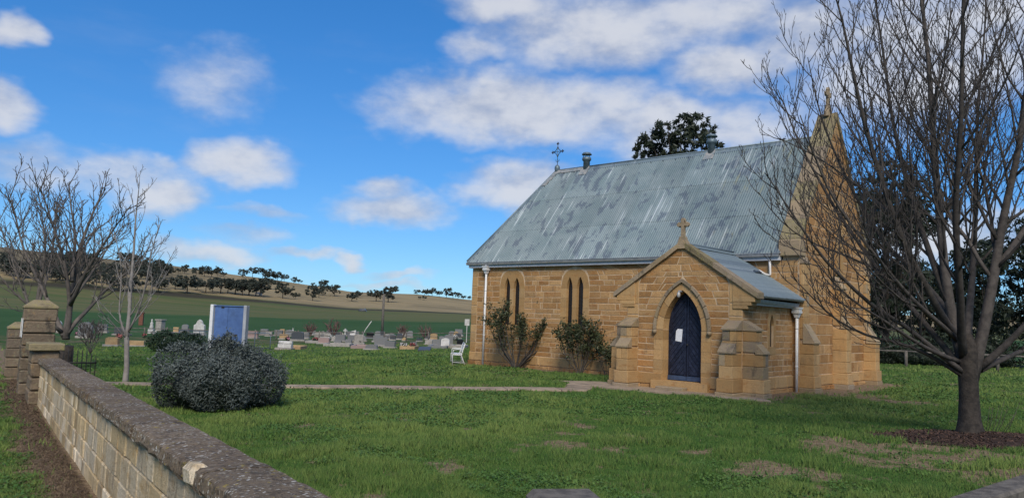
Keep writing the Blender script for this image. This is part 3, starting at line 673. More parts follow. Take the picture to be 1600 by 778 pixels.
# ---- doorway: jambs, voussoirs, hood mould, steps
doorway = MB(); doorway.rv = .5; slab(doorway, P_porch, DC - .98, DC + .98, -.1, DZ0, -.42, .20); doorway = doorway.obj('doorway', M['ashlar'], church); doorway['label'] = 'pointed sandstone doorway with worn steps'
for sgn in (-1, 1):
    z = DZ0 + .004
    for k in range(5):
        zz = z + (1.86 - DZ0) / 5; mb = MB(); mb.rv = random.random(); u = sorted((DC + sgn * DA * .995, DC + sgn * (DA + .33)))
        slab(mb, P_porch, u[0], u[1], z + .003, zz - .003, -.40, .017 + .003 * (k % 2)); mb.obj('jamb_stone', M['ashlar'], doorway); z = zz
def arch_pt(a, zs, za, t):
    """t 0..1 from spring to apex on the right side"""
    h = za - zs; r = (h * h + a * a) / (2 * a); th = math.asin(min(1, h / r)) * t; return (a - r + r * math.cos(th), zs + r * math.sin(th))
for sgn in (-1, 1):
    for (ai, zi, zti, ao, zto, n, nm, d0, d1) in ((DA, DZS, DZ1, DA + .23, 3.36, 4, 'voussoir', -.40, .016), (DA + .235, DZS, 3.365, DA + .33, 3.47, 5, 'hood_mould', -.03, .085)):
        for k in range(n):
            mb = MB(); mb.rv = random.random(); ts = np.linspace(k / n + .006, (k + 1) / n - (.006 if k < n - 1 else 0), 5)
            lowz = 1.86 if True else zi
            inner = [arch_pt(ai, 1.86 if nm == 'hood_mould' else 1.866, zti, t) for t in ts]; outer = [arch_pt(ao, 1.866, zto, t) for t in ts]
            poly = [(DC + sgn * x, z) for x, z in inner] + [(DC + sgn * x, z) for x, z in outer[::-1]]
            if sgn < 0: poly = poly[::-1]
            mb.prism(poly, lambda u, z: P_porch(u, z, d0), lambda u, z: P_porch(u, z, d1)); mb.obj(nm, M['ashlar'] if nm == 'voussoir' else M['weather'], doorway)
    mb = MB(); x = DC + sgn * (DA + .285); mb.lathe([(.02, -.14), (.075, -.08), (.085, -.03), (.065, .0)], 8, (x, POR_Y - .06, 1.86)); mb.obj('label_stop', M['weather'], doorway)
mb = MB(); mb.bbox((12.36, POR_Y - .55, -.05), (13.3, POR_Y - .21, .14), .02, .006); mb.obj('step', M['weather'], doorway)
# ---- double door with diagonal boards
def clip(poly, a, b_, c):
    """keep a*x+b*y<=c"""
    out = []
    for i in range(len(poly)):
        p, q = poly[i], poly[(i + 1) % len(poly)]; dp = a * p[0] + b_ * p[1] - c; dq = a * q[0] + b_ * q[1] - c
        if dp <= 0: out.append(p)
        if dp * dq < 0: t = dp / (dp - dq); out.append((p[0] + (q[0] - p[0]) * t, p[1] + (q[1] - p[1]) * t))
    return out
for sgn in (-1, 1):
    leaf = [(DC + sgn * .004, DZ0 + .012), (DC + sgn * DA * .99, DZ0 + .012)] + [(DC + sgn * x, z) for x, z in (arch_pt(DA * .99, DZS, DZ1 - .01, t) for t in np.linspace(0, .99, 8))] + [(DC + sgn * .004, DZ1 - .03)]
    if sgn < 0: leaf = leaf[::-1]
    mb = MB(); mb.rv = .3; mb.prism(leaf, lambda u, z: P_porch(u, z, -.36), lambda u, z: P_porch(u, z, -.325)); door = mb.obj('door', M['doorblue'], church); door['label'] = 'navy painted boarded door leaf'
    dirx, dirz = -sgn * .62, .785     # boards rise towards the meeting stile
    nx, nz = dirz, -dirx
    inner = leaf
    vals = [nx * p[0] + nz * p[1] for p in leaf]; c0, c1 = min(vals), max(vals); bw = .118
    inn = clip(clip(clip(leaf, 0, -1, -(DZ0 + .20)), -sgn, 0, -sgn * (DC + sgn * .085)), sgn, 0, sgn * (DC + sgn * (DA - .075)))
    k = c0
    while k < c1:
        p = clip(clip(inn, nx, nz, k + bw - .006), -nx, -nz, -(k + .006)); k += bw
        if len(p) < 3: continue
        mb = MB(); mb.rv = random.random(); mb.prism(p, lambda u, z: P_porch(u, z, -.33), lambda u, z: P_porch(u, z, -.300)); mb.obj('board', M['doorblue'], door)
    for (u0, u1, z0, z1, nm, mt) in ((.012, .078, DZ0 + .15, 3.02, 'stile', 'doorblue'), (.012, DA - .012, DZ0 + .02, DZ0 + .155, 'kick_board', 'kick')):
        mb = MB(); mb.rv = .55; u = sorted((DC + sgn * u0, DC + sgn * u1)); slab(mb, P_porch, u[0], u[1], z0, z1, -.33, -.285); mb.obj(nm, M[mt], door)
    if sgn > 0:
        mb = MB(); mb.lathe([(.012, 0), (.03, .02), (.03, .05), (.015, .06)], 8, (0, 0, 0)); h = mb.obj('handle', M['iron'], door); h.rotation_euler = (R(90), 0, 0); h.location = (DC + .045, POR_Y + .285, 1.42)
mb = MB(); poly = [(12.56, 1.53), (12.78, 1.50), (12.81, 1.90), (12.64, 1.91), (12.58, 1.84)]
mb.prism(poly, lambda u, z: P_porch(u, z, -.299), lambda u, z: P_porch(u, z, -.294)); n_ = mb.obj('door_notice', M['paper'], church); n_['label'] = 'white paper notice pinned to the door'
mb = MB(); mb.box((12.83, POR_Y - .05, 3.06), (12.93, POR_Y + .05, 3.11)); mb.lathe([(.02, 0), (.05, -.03), (.055, -.12), (.04, -.17), (.01, -.18)], 10, (12.86, POR_Y - .07, 3.06)); mb.obj('porch_light', M['gutter'], church)
# ---- buttresses in courses with sloped weatherings
def buttress(name, P, u0, u1, stages, base_z=-.2, plinth=.05):
    """stages: list of (z_bottom, z_slope_bottom, z_slope_top, projection)"""
    mb = MB(); mb.rv = .5; z0, zs, zt, pj = stages[0]; slab(mb, P, u0 + .04, u1 - .04, base_z, stages[-1][1], -.05, stages[-1][3] * .8); root = mb.obj(name, M['mortar'], church)
    for (z0, zs, zt, pj) in stages:
        z = z0; n = max(1, int(round((zs - z0) / .36)))
        for k in range(n):
            a, b_ = z0 + (zs - z0) * k / n, z0 + (zs - z0) * (k + 1) / n
            cut = u0 + (u1 - u0) * random.choice((.45, .55, .6)) if (u1 - u0) > .38 and k % 2 else None
            for (x0, x1) in (((u0, u1),) if cut is None else ((u0, cut), (cut, u1))):
                mb = MB(); mb.rv = random.random(); p, q = P(x0 + .002, a + .003, 0), P(x1 - .002, b_ - .003, pj + random.uniform(-.004, .004)); mb.bbox(np.minimum(p, q), np.maximum(p, q), .012, .003)
                mb.obj('buttress_stone', M['ashlar'] if random.random() < (.62 if P is not P_gable else .9) else M['weather'], root)
        mb = MB(); mb.rv = random.random(); up = max([s[3] for s in stages if s[0] > zs] + [0]); ov = .025
        mb.hexa([P(u0 - ov, zs, up - .02), P(u1 + ov, zs, up - .02), P(u1 + ov, zs, pj + ov + .01), P(u0 - ov, zs, pj + ov + .01), P(u0 - ov * .3, zt, up - .02), P(u1 + ov * .3, zt, up - .02), P(u1 + ov, zs + .045, pj + ov + .01), P(u0 - ov, zs + .045, pj + ov + .01)])
        mb.obj('weathering_slab', M['weather'], root)
    pj = stages[0][3]
    for (a, b_, e, mt) in ((.14, ZP + .03, plinth, 'ashlar'), (base_z, .14, plinth + .03, 'weather')):
        mb = MB(); mb.rv = random.random(); p, q = P(u0 - e, a + .002, 0), P(u1 + e, b_ - .002, pj + e); mb.bbox(np.minimum(p, q), np.maximum(p, q), .015, .006); mb.obj('buttress_stone', M[mt], root)
    return root
ST = [(ZP + .03, 1.26, 1.58, .62), (1.30, 1.93, 2.25, .42)]
buttress('buttress', P_porch, PX1 - .44, PX1 - .01, ST); buttress('buttress', P_porch, PX0 + .01, PX0 + .44, ST)
P_sl = Plane((PX0, 0, 0), (0, 1, 0), (-1, 0, 0))
buttress('buttress', P_side, POR_Y + .02, POR_Y + .42, ST); buttress('buttress', P_sl, POR_Y + .02, POR_Y + .42, ST)
SG = [(ZP + .03, 1.57, 2.24, .46), (1.7, 4.2, 4.55, .13)]
buttress('buttress', P_gable, .04, .52, SG); buttress('buttress', P_gable, W_ - .5, W_ - .02, SG)
buttress('buttress', P_gable, W_ / 2 - .42, W_ / 2 + .06, [(ZP + .03, 2.1, 2.55, .5), (2.2, 3.5, 4.0, .32)])
P_back = Plane((0, W_, 0), (1, 0, 0), (0, 1, 0)); buttress('buttress', P_back, L - .55, L - .07, [(ZP + .03, 1.57, 2.24, .5), (1.7, 2.9, 3.3, .2)])
# ---- gable end with parapet, kneelers and coping
GS = (9.86 - 4.98) / (W_ / 2)
def gt(y): return 9.80 - abs(y - W_ / 2) * GS
gp = [(0, -.35), (W_, -.35), (W_, gt(W_)), (W_ / 2, 9.80), (0, gt(0))]
SL_Y, SLZ = (3.52, 3.80), (4.25, 5.75)
mb = MB(); mb.prism(gp, lambda u, z: P_gable(u, z, -.55), lambda u, z: P_gable(u, z, 0)); gable_wall = mb.obj('gable_wall', M['mortar'], church)
def gl_hole(z): return None if z < 4.0 or z > 6.1 else (3.3, 4.0)
rows('gable', P_gable, ZP, 9.76, lambda z: 0 if z < gt(0) else W_ / 2 - (9.80 - z) / GS, lambda z: W_ if z < gt(0) else W_ / 2 + (9.80 - z) / GS, (.28, .38), (.55, 1.0), [gl_hole])
rows('gable', P_gable, .14, ZP, lambda z: 0, lambda z: W_, (.36, .36), (.8, 1.3), proud=.05, rough=.004, mat='ashlar'); rows('gable', P_gable, -.2, .14, lambda z: 0, lambda z: W_, (.17, .17), (.4, .7), proud=.08, rough=.03)
mb = MB(); mb.rv = .4; go = [(3.3, 4.0), (4.0, 4.0), (4.0, 6.1), (3.3, 6.1)]
o3 = [(3.3, 5.35), (3.52, 5.35)] + pointed(3.66, .14, 5.35, 5.75)[1:-1] + [(3.80, 5.35), (4.0, 5.35), (4.0, 6.1), (3.3, 6.1)]
mb.prism(o3, lambda u, z: P_gable(u, z, .001), lambda u, z: P_gable(u, z, .06)); lw = mb.obj('window', M['ashlar'], church)
for (u0, u1, z0, z1) in ((3.3, 3.52, 4.25, 4.8), (3.3, 3.52, 4.8, 5.35), (3.8, 4.0, 4.25, 4.8), (3.8, 4.0, 4.8, 5.35), (3.3, 4.0, 4.0, 4.25)):
    mb = MB(); mb.rv = random.random(); slab(mb, P_gable, u0, u1, z0 + .003, z1 - .003, .001, .055); mb.obj('jamb_stone', M['ashlar'], lw)
mb = MB(); slab(mb, P_gable, 3.50, 3.82, 4.25, 5.78, .001, .012); mb.obj('glass', M['glass'], lw)
cop = MB(); cop.rv = .4; cop.bbox((L - .66, -.16, 4.42), (L + .1, .32, 4.99), .03, .01); cop = cop.obj('coping', M['weather'], church)
mb = MB(); mb.bbox((L - .66, W_ - .32, 4.42), (L + .1, W_ + .16, 4.99), .03, .01); mb.obj('kneeler', M['weather'], cop)
for sgn in (0, 1):
    n = 7
    for k in range(n):
        a, b_ = -.1 + (W_ / 2 + .1) * k / n, -.1 + (W_ / 2 + .1) * (k + 1) / n - .012
        za, zb = gt(a) if a >= 0 else 9.80 - (W_ / 2 - a) * GS, gt(b_)
        f = (lambda y: W_ - y) if sgn else (lambda y: y); mb = MB(); mb.rv = random.random(); x0, x1 = L - .64, L + .07; th = .26; j = lambda: random.uniform(-.008, .008)
        mb.hexa([(x0, f(a), za + j()), (x1, f(a), za), (x1, f(b_), zb), (x0, f(b_), zb), (x0, f(a), za + th + j()), (x1, f(a), za + th + j()), (x1, f(b_), zb + th), (x0, f(b_), zb + th)])
        mb.obj('coping_stone', M['capyellow'] if random.random() < .7 else M['weather'], cop)
def stone_cross(c, s, mat, ax, ring=True):
    """cross on a stem with a ring, standing on a saddle stone; ax is the unit direction of the arms"""
    mb = MB(); mb.rv = .5; c = np.array(c, float); ax = np.array(ax, float); nn = np.array([-ax[1], ax[0], 0])
    def bar(a0, a1, z0, z1, t, flare=1):
        P = [c + ax * a0 + nn * -t + [0, 0, z0], c + ax * a1 + nn * -t + [0, 0, z0], c + ax * a1 + nn * t + [0, 0, z0], c + ax * a0 + nn * t + [0, 0, z0]]
        mb.hexa(P + [p + [0, 0, z1 - z0] for p in P])
    def fl(z0, z1, w0, w1, t):
        A = [c + ax * -w0 - nn * t + [0, 0, z0], c + ax * w0 - nn * t + [0, 0, z0], c + ax * w0 + nn * t + [0, 0, z0], c + ax * -w0 + nn * t + [0, 0, z0]]
        B = [c + ax * -w1 - nn * t + [0, 0, z1], c + ax * w1 - nn * t + [0, 0, z1], c + ax * w1 + nn * t + [0, 0, z1], c + ax * -w1 + nn * t + [0, 0, z1]]; mb.hexa(A + B)
    fl(0, .30 * s, .20 * s, .085 * s, .085); fl(.30 * s, .62 * s, .062 * s, .05 * s, .055); zc = .70 * s
    fl(zc - .09 * s, zc + .13 * s, .05 * s, .055 * s, .053); fl(zc + .13 * s, zc + .22 * s, .085 * s, .03 * s, .05)
    for sg in (-1, 1):
        A = []
        for (w, h) in ((.045, .048), (.15, .055)): A.append((w * s * sg, h * s))
        P = [c + ax * A[0][0] - nn * .05 + [0, 0, zc - A[0][1]], c + ax * A[1][0] - nn * .05 + [0, 0, zc - A[1][1]], c + ax * A[1][0] + nn * .05 + [0, 0, zc - A[1][1]], c + ax * A[0][0] + nn * .05 + [0, 0, zc - A[0][1]]]
        mb.hexa(P + [p + [0, 0, 2 * a * 1.0] for p, a in zip(P, (A[0][1], A[1][1], A[1][1], A[0][1]))])
        P = [c + ax * sg * .15 * s - nn * .05 + [0, 0, zc - .085 * s], c + ax * sg * .15 * s + nn * .05 + [0, 0, zc - .085 * s], c + ax * sg * .15 * s + nn * .05 + [0, 0, zc + .085 * s], c + ax * sg * .15 * s - nn * .05 + [0, 0, zc + .085 * s]]
        Q = [c + ax * sg * .225 * s - nn * .04 + [0, 0, zc - .03 * s], c + ax * sg * .225 * s + nn * .04 + [0, 0, zc - .03 * s], c + ax * sg * .225 * s + nn * .04 + [0, 0, zc + .03 * s], c + ax * sg * .225 * s - nn * .04 + [0, 0, zc + .03 * s]]
        mb.hexa(P + Q)
    if ring:
        pts = [c + ax * math.cos(t) * .125 * s + np.array([0, 0, zc + math.sin(t) * .125 * s]) for t in np.linspace(0, 2 * math.pi, 21)]; mb.tube(pts, .022 * s, 6, False)
    return mb
stone_cross((L - .28, W_ / 2, 9.92), 1.22, None, (0, 1, 0)).obj('stone_cross', M['weather'], church)['label'] = 'weathered stone cross on the gable peak'
stone_cross((PXM, POR_Y + .02, 4.52), .95, None, (1, 0, 0)).obj('stone_cross', M['weather'], church)['label'] = 'small stone cross on the porch peak'
# porch coping
pc = MB(); pc.rv = .4
def pgt(x): return 4.50 - abs(x - PXM) * SLOPE
pc.hexa([(PXM - .16, POR_Y - .09, 4.42), (PXM + .16, POR_Y - .09, 4.42), (PXM + .16, POR_Y + .3, 4.42), (PXM - .16, POR_Y + .3, 4.42), (PXM - .05, POR_Y - .09, 4.68), (PXM + .05, POR_Y - .09, 4.68), (PXM + .05, POR_Y + .3, 4.68), (PXM - .05, POR_Y + .3, 4.68)])
pcop = pc.obj('porch_coping', M['weather'], church)
for sgn in (-1, 1):
    n = 5; e = 2.52
    for k in range(n):
        a, b_ = .12 + (e - .12) * k / n, .12 + (e - .12) * (k + 1) / n - .008; mb = MB(); mb.rv = random.random(); th = .17; y0, y1 = POR_Y - .10, POR_Y + .34; j = lambda: random.uniform(-.006, .006)
        P8 = []
        for dz in (0, th):
            for (t, y) in ((a, y0), (b_, y0), (b_, y1), (a, y1)): P8.append((PXM + sgn * t, y + j(), 4.50 - t * SLOPE + dz + j()))
        mb.hexa(P8); mb.obj('coping_stone', M['weather'] if sgn < 0 or random.random() < .5 else M['capyellow'], pcop)
    xe = PX1 if sgn > 0 else PX0; mb = MB(); mb.rv = .5; kz = lambda t: 4.497 - t * SLOPE; te = PX1 - PXM
    pk = [(xe - sgn * .3, 2.932), (xe + sgn * .385, 2.932), (xe + sgn * .385, kz(te + .385)), (xe - sgn * .3, kz(te - .3))]
    mb.prism(pk, lambda u, z: (u, POR_Y + .33, z), lambda u, z: (u, POR_Y - .045, z)); mb.obj('kneeler', M['ashlar'], pcop)
    # stepped corbel under the foot of the coping
    for (x0, x1, z0, z1) in ((.0, .40, 2.77, 2.93), (.0, .28, 2.66, 2.768), (.0, .17, 2.56, 2.658)):
        xe = PX1 if sgn > 0 else PX0; u = sorted((xe - sgn * .3, xe + sgn * x1)); mb = MB(); mb.rv = random.random(); mb.bbox((u[0], POR_Y - .05 + .002 * x1, z0), (u[1], POR_Y + .36, z1), .012, .002); mb.obj('corbel', M['ashlar'], pcop)
# ---- stones become objects: the 300 that show largest singly, the rest as one piece of stonework
M3 = np.array([OX, OY, 0])
def area(st):
    P, q = st[1], st[2]; pts = np.array([P(u, z, .01) for u, z in q]); wpts = np.stack([OX + pts[:, 0] * _c + pts[:, 1] * _s, OY - pts[:, 0] * _s + pts[:, 1] * _c, pts[:, 2]], 1)
    s_ = pix(wpts); x, y = s_[:, 0], s_[:, 1]; a = .5 * (np.dot(x, np.roll(y, -1)) - np.dot(y, np.roll(x, -1)))
    nrm = P.n; c = pts.mean(0); camv = np.array([25.1, -25.2, CZ]) - c
    return abs(a) if camv @ nrm > 0 else 0
parents = {'nave': nave_wall, 'porch': porch_wall, 'side': porch_side, 'gable': gable_wall}
STONES.sort(key=area, reverse=True); rest = {'stone': MB(), 'ashlar': MB()}; cnt = {}
for st in STONES:
    par, P, q, proud, rough, name, mt = st; c = cnt.get(name, 0)
    if c < 295: mb = MB(); cnt[name] = c + 1
    else: mb = rest[mt]
    mb.rv = random.random(); stone_geo(mb, P, q, proud=proud, rough=rough)
    if c < 295: mb.obj(name, M[mt], parents[par])
for k, mb in rest.items():
    if mb.v: tag(mb.obj('stonework', M[k], church), kind='stuff')

# ---- corrugated iron roofs
def roof_mat(name, base=(.135, .185, .197), base2=(.178, .225, .235), dark=(.068, .093, .128), amt=.75):
    m, t, b = new_mat(name); pos = t.node('ShaderNodeNewGeometry').outputs['Position']
    lc = t.vm('SUBTRACT', pos, (OX, OY, 0)); lc = t.scale(lc, (1, 1, 1), (0, 0, 0), (0, 0, TH))     # church frame
    sp = t.node('ShaderNodeSeparateXYZ'); t.put(sp.inputs[0], lc)
    cb = t.node('ShaderNodeCombineXYZ'); t.put(cb.inputs[0], sp.outputs[0]); t.put(cb.inputs[1], t.m('MULTIPLY', sp.outputs[2], 1.26)); uv = cb.outputs[0]
    c = t.mix(t.ss(t.noise(uv, .8, 5, .6), .35, .65), base, base2)
    # blotches of old dark coating, drawn out down the slope and leaning
    bl = t.noise(t.scale(uv, (1.25, .62, 1), (0, 0, 0), (0, 0, R(-14))), 1.9, 5, .66, .5); bl2 = t.noise(uv, .30, 2, .5)
    c = t.mix(t.m('MULTIPLY', t.ss(t.m('ADD', bl, t.m('MULTIPLY', t.m('SUBTRACT', bl2, .5), .35)), .53, .60), amt), c, dark)
    # worn zinc ribs, with the sky's glint painted in as pale streaks
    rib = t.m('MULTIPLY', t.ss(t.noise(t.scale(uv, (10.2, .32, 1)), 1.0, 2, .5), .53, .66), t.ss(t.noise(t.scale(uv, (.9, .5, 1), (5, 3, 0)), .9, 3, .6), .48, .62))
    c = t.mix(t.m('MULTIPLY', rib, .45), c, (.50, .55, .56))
    # ochre lichen streaks towards the gable
    li = t.m('MULTIPLY', t.ss(t.noise(t.scale(uv, (5, .7, 1), (2, 9, 0)), 1.0, 4, .6), .58, .70), t.ss(sp.outputs[0], 9.5, 12.5)); c = t.mix(t.m('MULTIPLY', li, .55), c, (.26, .25, .13))
    fine = t.noise(pos, 30, 4, .7); c = mulc(t, c, t.m('MULTIPLY_ADD', fine, .5, .75)); c = mulc(t, c, t.m('MULTIPLY_ADD', t.attr('rnd'), .22, .89))
    t.put(b.inputs['Base Color'], c); b.inputs['Metallic'].default_value = .25; b.inputs['Roughness'].default_value = .48; b.inputs['Specular IOR Level'].default_value = .4
    return m
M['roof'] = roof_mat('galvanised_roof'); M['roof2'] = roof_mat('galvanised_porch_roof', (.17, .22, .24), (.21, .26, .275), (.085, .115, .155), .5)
M['flash'] = basic('lichened_flashing', (.34, .32, .29), (.20, .23, .24), 7, .7, 0, .2, stain=(.12, .13, .13), stain_scale=4)
PIT, AMP, SEG = .098, .022, 6
def sheet(name, mat, parent, O, U, V, N, u0, u1, v0, v1, vmax=None, lift=0.0, rv=.5):
    """corrugated sheet on the plane O+U*u+V*v, ribs along V; vmax(u) clips its top"""
    n = int(round((u1 - u0) / PIT * SEG)); us = np.linspace(u0, u1, n + 1); h = AMP * np.sin(2 * math.pi * us / PIT) + lift
    hi = np.full_like(us, v1) if vmax is None else np.minimum(v1, np.array([vmax(u) for u in us])); lo = np.full_like(us, v0); ok = hi > lo + .01
    if ok.sum() < 2: return None
    us, h, hi, lo = us[ok], h[ok], hi[ok], lo[ok]; n = len(us) - 1
    Pl = O + np.outer(us, U) + np.outer(lo, V) + np.outer(h + .002, N); Ph = O + np.outer(us, U) + np.outer(hi, V) + np.outer(h - .002, N)
    idx = np.arange(n); Fc = np.stack([idx, idx + 1, idx + n + 2, idx + n + 1], 1)
    me = np_mesh(name, np.concatenate([Pl, Ph]), Fc, np.full(n, rv), smooth=True); return link(name, me, mat, parent)
EY, EZ = -.22, 4.545; RY, RZ = W_ / 2, 9.17
SLN = math.hypot(RY - EY, RZ - EZ); VV = np.array([0, (RY - EY) / SLN, (RZ - EZ) / SLN]); NN = np.array([0, -VV[2], VV[1]])
HIP0, HIP1 = -.18, 2.02
mb = MB(); e = -.03
und = [(HIP0, EY, EZ + e), (L - .56, EY, EZ + e), (L - .56, RY, RZ + e), (HIP1, RY, RZ + e)]
i = mb.verts(und); mb.face((i, i + 1, i + 2, i + 3)); i = mb.verts([(x, W_ - y, z) for x, y, z in und]); mb.face((i + 3, i + 2, i + 1, i)); i = mb.verts([(HIP0, EY, EZ + e), (HIP1, RY, RZ + e), (HIP0, W_ - EY, EZ + e)]); mb.face((i, i + 1, i + 2))
i = mb.verts([(HIP0, EY, EZ + e), (L - .56, EY, EZ + e), (L - .56, W_ - EY, EZ + e), (HIP0, W_ - EY, EZ + e)]); mb.face((i + 3, i + 2, i + 1, i))
roof = mb.obj('roof', M['gutter'], church, fix=False); roof['label'] = 'steep corrugated iron roof in patchy blue grey'
vm = lambda u: SLN * (u - HIP0) / (HIP1 - HIP0)
O_ = np.array([0, EY, EZ]); cols = 20; span = L - .565 - HIP0; sw = PIT * 9; rowsz = [0, .335, .665, 1.0]
u = HIP0; c = 0
while u < L - .57:
    u1 = min(L - .565, u + sw)
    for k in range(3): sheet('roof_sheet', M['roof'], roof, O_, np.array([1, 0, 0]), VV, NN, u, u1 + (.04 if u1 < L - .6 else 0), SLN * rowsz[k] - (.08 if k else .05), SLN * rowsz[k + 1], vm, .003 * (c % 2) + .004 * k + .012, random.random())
    u = u1; c += 1
# the far slope and the hip end
Ob = np.array([0, W_ - EY, EZ]); VB = np.array([0, -VV[1], VV[2]]); NB = np.array([0, VV[2], VV[1]])
u = HIP0
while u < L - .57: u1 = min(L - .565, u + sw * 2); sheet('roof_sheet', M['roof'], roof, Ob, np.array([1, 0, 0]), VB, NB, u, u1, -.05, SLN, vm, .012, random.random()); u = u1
hl = math.hypot(HIP1 - HIP0, RZ - EZ); VH = np.array([(HIP1 - HIP0) / hl, 0, (RZ - EZ) / hl]); NH = np.array([-VH[2], 0, VH[0]]); hw = RY - EY
vh = lambda u: hl * (1 - abs(u - hw) / hw); u = 0
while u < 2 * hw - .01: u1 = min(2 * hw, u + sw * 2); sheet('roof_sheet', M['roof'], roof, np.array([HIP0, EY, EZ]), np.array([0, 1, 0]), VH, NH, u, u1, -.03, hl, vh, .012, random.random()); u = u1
def strip_cap(pts, w, name, mat, parent, up):
    """folded capping along a line: two wings, a roll on top"""
    mb = MB(); a, b_ = [np.array(p, float) for p in pts]
    for wing in w: 
        wing = np.array(wing); mb.hexa([a, b_, b_ + wing, a + wing, a + up, b_ + up, b_ + wing + up * .6, a + wing + up * .6])
    mb.tube([a + up * 1.2, b_ + up * 1.2], .035, 8); return mb.obj(name, mat, parent)
strip_cap([(HIP1, RY, RZ + .03), (L - .57, RY, RZ + .03)], [-VV * .20, -VB * .20], 'ridge_cap', M['zincvent'] if False else M['roof2'], roof, np.array([0, 0, .03]))
strip_cap([(HIP0, EY, EZ + .02), (HIP1, RY, RZ + .03)], [np.array([.16, 0, 0]), np.array([0, .16, 0])], 'hip_cap', M['roof2'], roof, np.array([-.01, -.01, .035]))
mb = MB(); d = np.array([HIP1 - HIP0, RY - EY, RZ - EZ]); d /= np.linalg.norm(d); p0 = np.array([HIP1, RY, RZ + .05]); p1 = p0 - d * 1.15
for wing in (np.array([.24, 0, -.0]), np.array([0, .2, 0])): mb.hexa([p0, p1, p1 + wing, p0 + wing] + [q + np.array([0, -.02, .035]) for q in (p0, p1, p1 + wing, p0 + wing)])
mb.hexa([p0, p0 + [1.7, 0, 0], p0 + [1.7, 0, 0] - VV * .24, p0 - VV * .24] + [q + np.array([0, -.012, .03]) for q in (p0, p0 + [1.7, 0, 0], p0 + [1.7, 0, 0] - VV * .24, p0 - VV * .24)])
mb.obj('lead_flashing', M['flash'], roof)
# fixings under the ridge cap
for k, x in enumerate(np.arange(2.6, L - .8, .6)):
    mb = MB(); p = np.array([x, RY, RZ]) - VV * .24 + NN * .03; mb.lathe([(.02, 0), (.018, .02), (.004, .03)], 6, tuple(p)); mb.obj('roof_screw', M['iron'], roof)
# porch roof, right and left slopes
pe = 2.42; pl = math.hypot(pe, pe * SLOPE)
for sgn in (1, -1):
    Vp = np.array([-sgn * pe / pl, 0, pe * SLOPE / pl]); Np = np.array([sgn * Vp[2], 0, abs(Vp[0])]); Op = np.array([PXM + sgn * pe, POR_Y + .34, 4.50 - pe * SLOPE + .045]); end = 3.34 + .0
    u = 0
    while u < end - .05:
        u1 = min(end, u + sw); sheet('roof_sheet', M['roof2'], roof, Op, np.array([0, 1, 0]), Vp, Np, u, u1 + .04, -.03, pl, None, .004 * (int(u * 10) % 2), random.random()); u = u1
    mb = MB(); q = [Op - Np * .03, Op + [0, end, 0] - Np * .03, Op + [0, end, 0] + Vp * pl - Np * .03, Op + Vp * pl - Np * .03]; mb.hexa(q + [p - Np * .05 for p in q]); mb.obj('roof_boarding', M['gutter'], roof)
strip_cap([(PXM, POR_Y + .34, 4.585), (PXM, -.05, 4.585)], [np.array([.15, 0, -.096]), np.array([-.15, 0, -.096])], 'ridge_cap', M['roof2'], roof, np.array([0, 0, .02]))
# ---- gutters, fascias, downpipes
def gut(mb, a, b_, out):
    """quad gutter from a to b, out = outward direction"""
    a, b_, out = np.array(a, float), np.array(b_, float), np.array(out, float); z = np.array([0, 0, 1])
    prof = [(0, -.09), (.085, -.09), (.105, -.02), (.105, .0), (.125, .005), (.125, .02), (.09, .02), (.09, -.01), (.075, -.075), (.012, -.075), (.012, .0), (0, .0)]
    i = mb.verts([a + out * x + z * y for x, y in prof]); j = mb.verts([b_ + out * x + z * y for x, y in prof]); n = len(prof)
    for k in range(n): l = (k + 1) % n; mb.face((i + k, i + l, j + l, j + k))
    mb.face([i + k for k in range(n)]); mb.face([j + k for k in range(n)][::-1])
g = MB(); gut(g, (-.16, -.17, 4.52), (L - .60, -.17, 4.52), (0, -1, 0)); g.obj('gutter', M['gutter'], church)
g = MB(); gut(g, (-.17, -.2, 4.52), (-.17, W_ + .2, 4.52), (-1, 0, 0)); g.obj('gutter', M['gutter'], church)
mb = MB(); mb.box((-.12, -.165, ZE - .01), (L - .60, -.06, 4.50)); mb.box((-.10, -.06, ZE + .01), (L - .60, .02, 4.50)); mb.obj('fascia', M['fascia'], church)
mb = MB(); mb.box((-.165, -.06, ZE - .01), (-.06, W_, 4.50)); mb.obj('fascia', M['fascia'], church)
mb = MB(); mb.box((L - .0, 0, 0), (L + .001, .001, .001))
gx = PX1 + .13
g = MB(); gut(g, (gx, POR_Y + .36, 2.86), (gx, -.02, 2.83), (1, 0, 0)); g.obj('gutter', M['gutter'], church)
mb = MB(); mb.box((PX1 + .03, POR_Y + .37, 2.70), (gx, -.02, 2.86)); mb.obj('fascia', M['fascia'], church)
def rain_head(c, s=1.0):
    mb = MB(); c = np.array(c)
    for (z0, z1, a, b_) in ((-.34, -.20, .06, .10), (-.20, -.13, .125, .135), (-.13, -.06, .115, .125), (-.06, .0, .14, .15)):
        A = [c + [sx * a * s, sy * a * s, z0] for sx, sy in ((-1, -1), (1, -1), (1, 1), (-1, 1))]; B = [c + [sx * b_ * s, sy * b_ * s, z1] for sx, sy in ((-1, -1), (1, -1), (1, 1), (-1, 1))]; mb.hexa(A + B)
    return mb
def downpipe(top, bot, head, label=None):
    mb = rain_head(top) if head else MB(); z = -.3 if head else 0
    mb.tube([np.array(top) + [0, 0, z], bot], .047, 10); o = mb.obj('downpipe', M['white'], church)
    for k in (.25, .7):
        p = np.array(top) * (1 - k) + np.array(bot) * k; b_ = MB(); b_.lathe([(.054, -.02), (.054, .02)], 10, tuple(p)); b_.obj('pipe_bracket', M['white'], o)
    return o
mb = downpipe((1.02, -.17, ZE + .06), (1.00, -.16, -.06), True); k = MB(); k.tube([(1.02, -.2, 4.44), (1.02, -.17, 4.33)], .045, 8); k.obj('pipe_outlet', M['white'], mb)
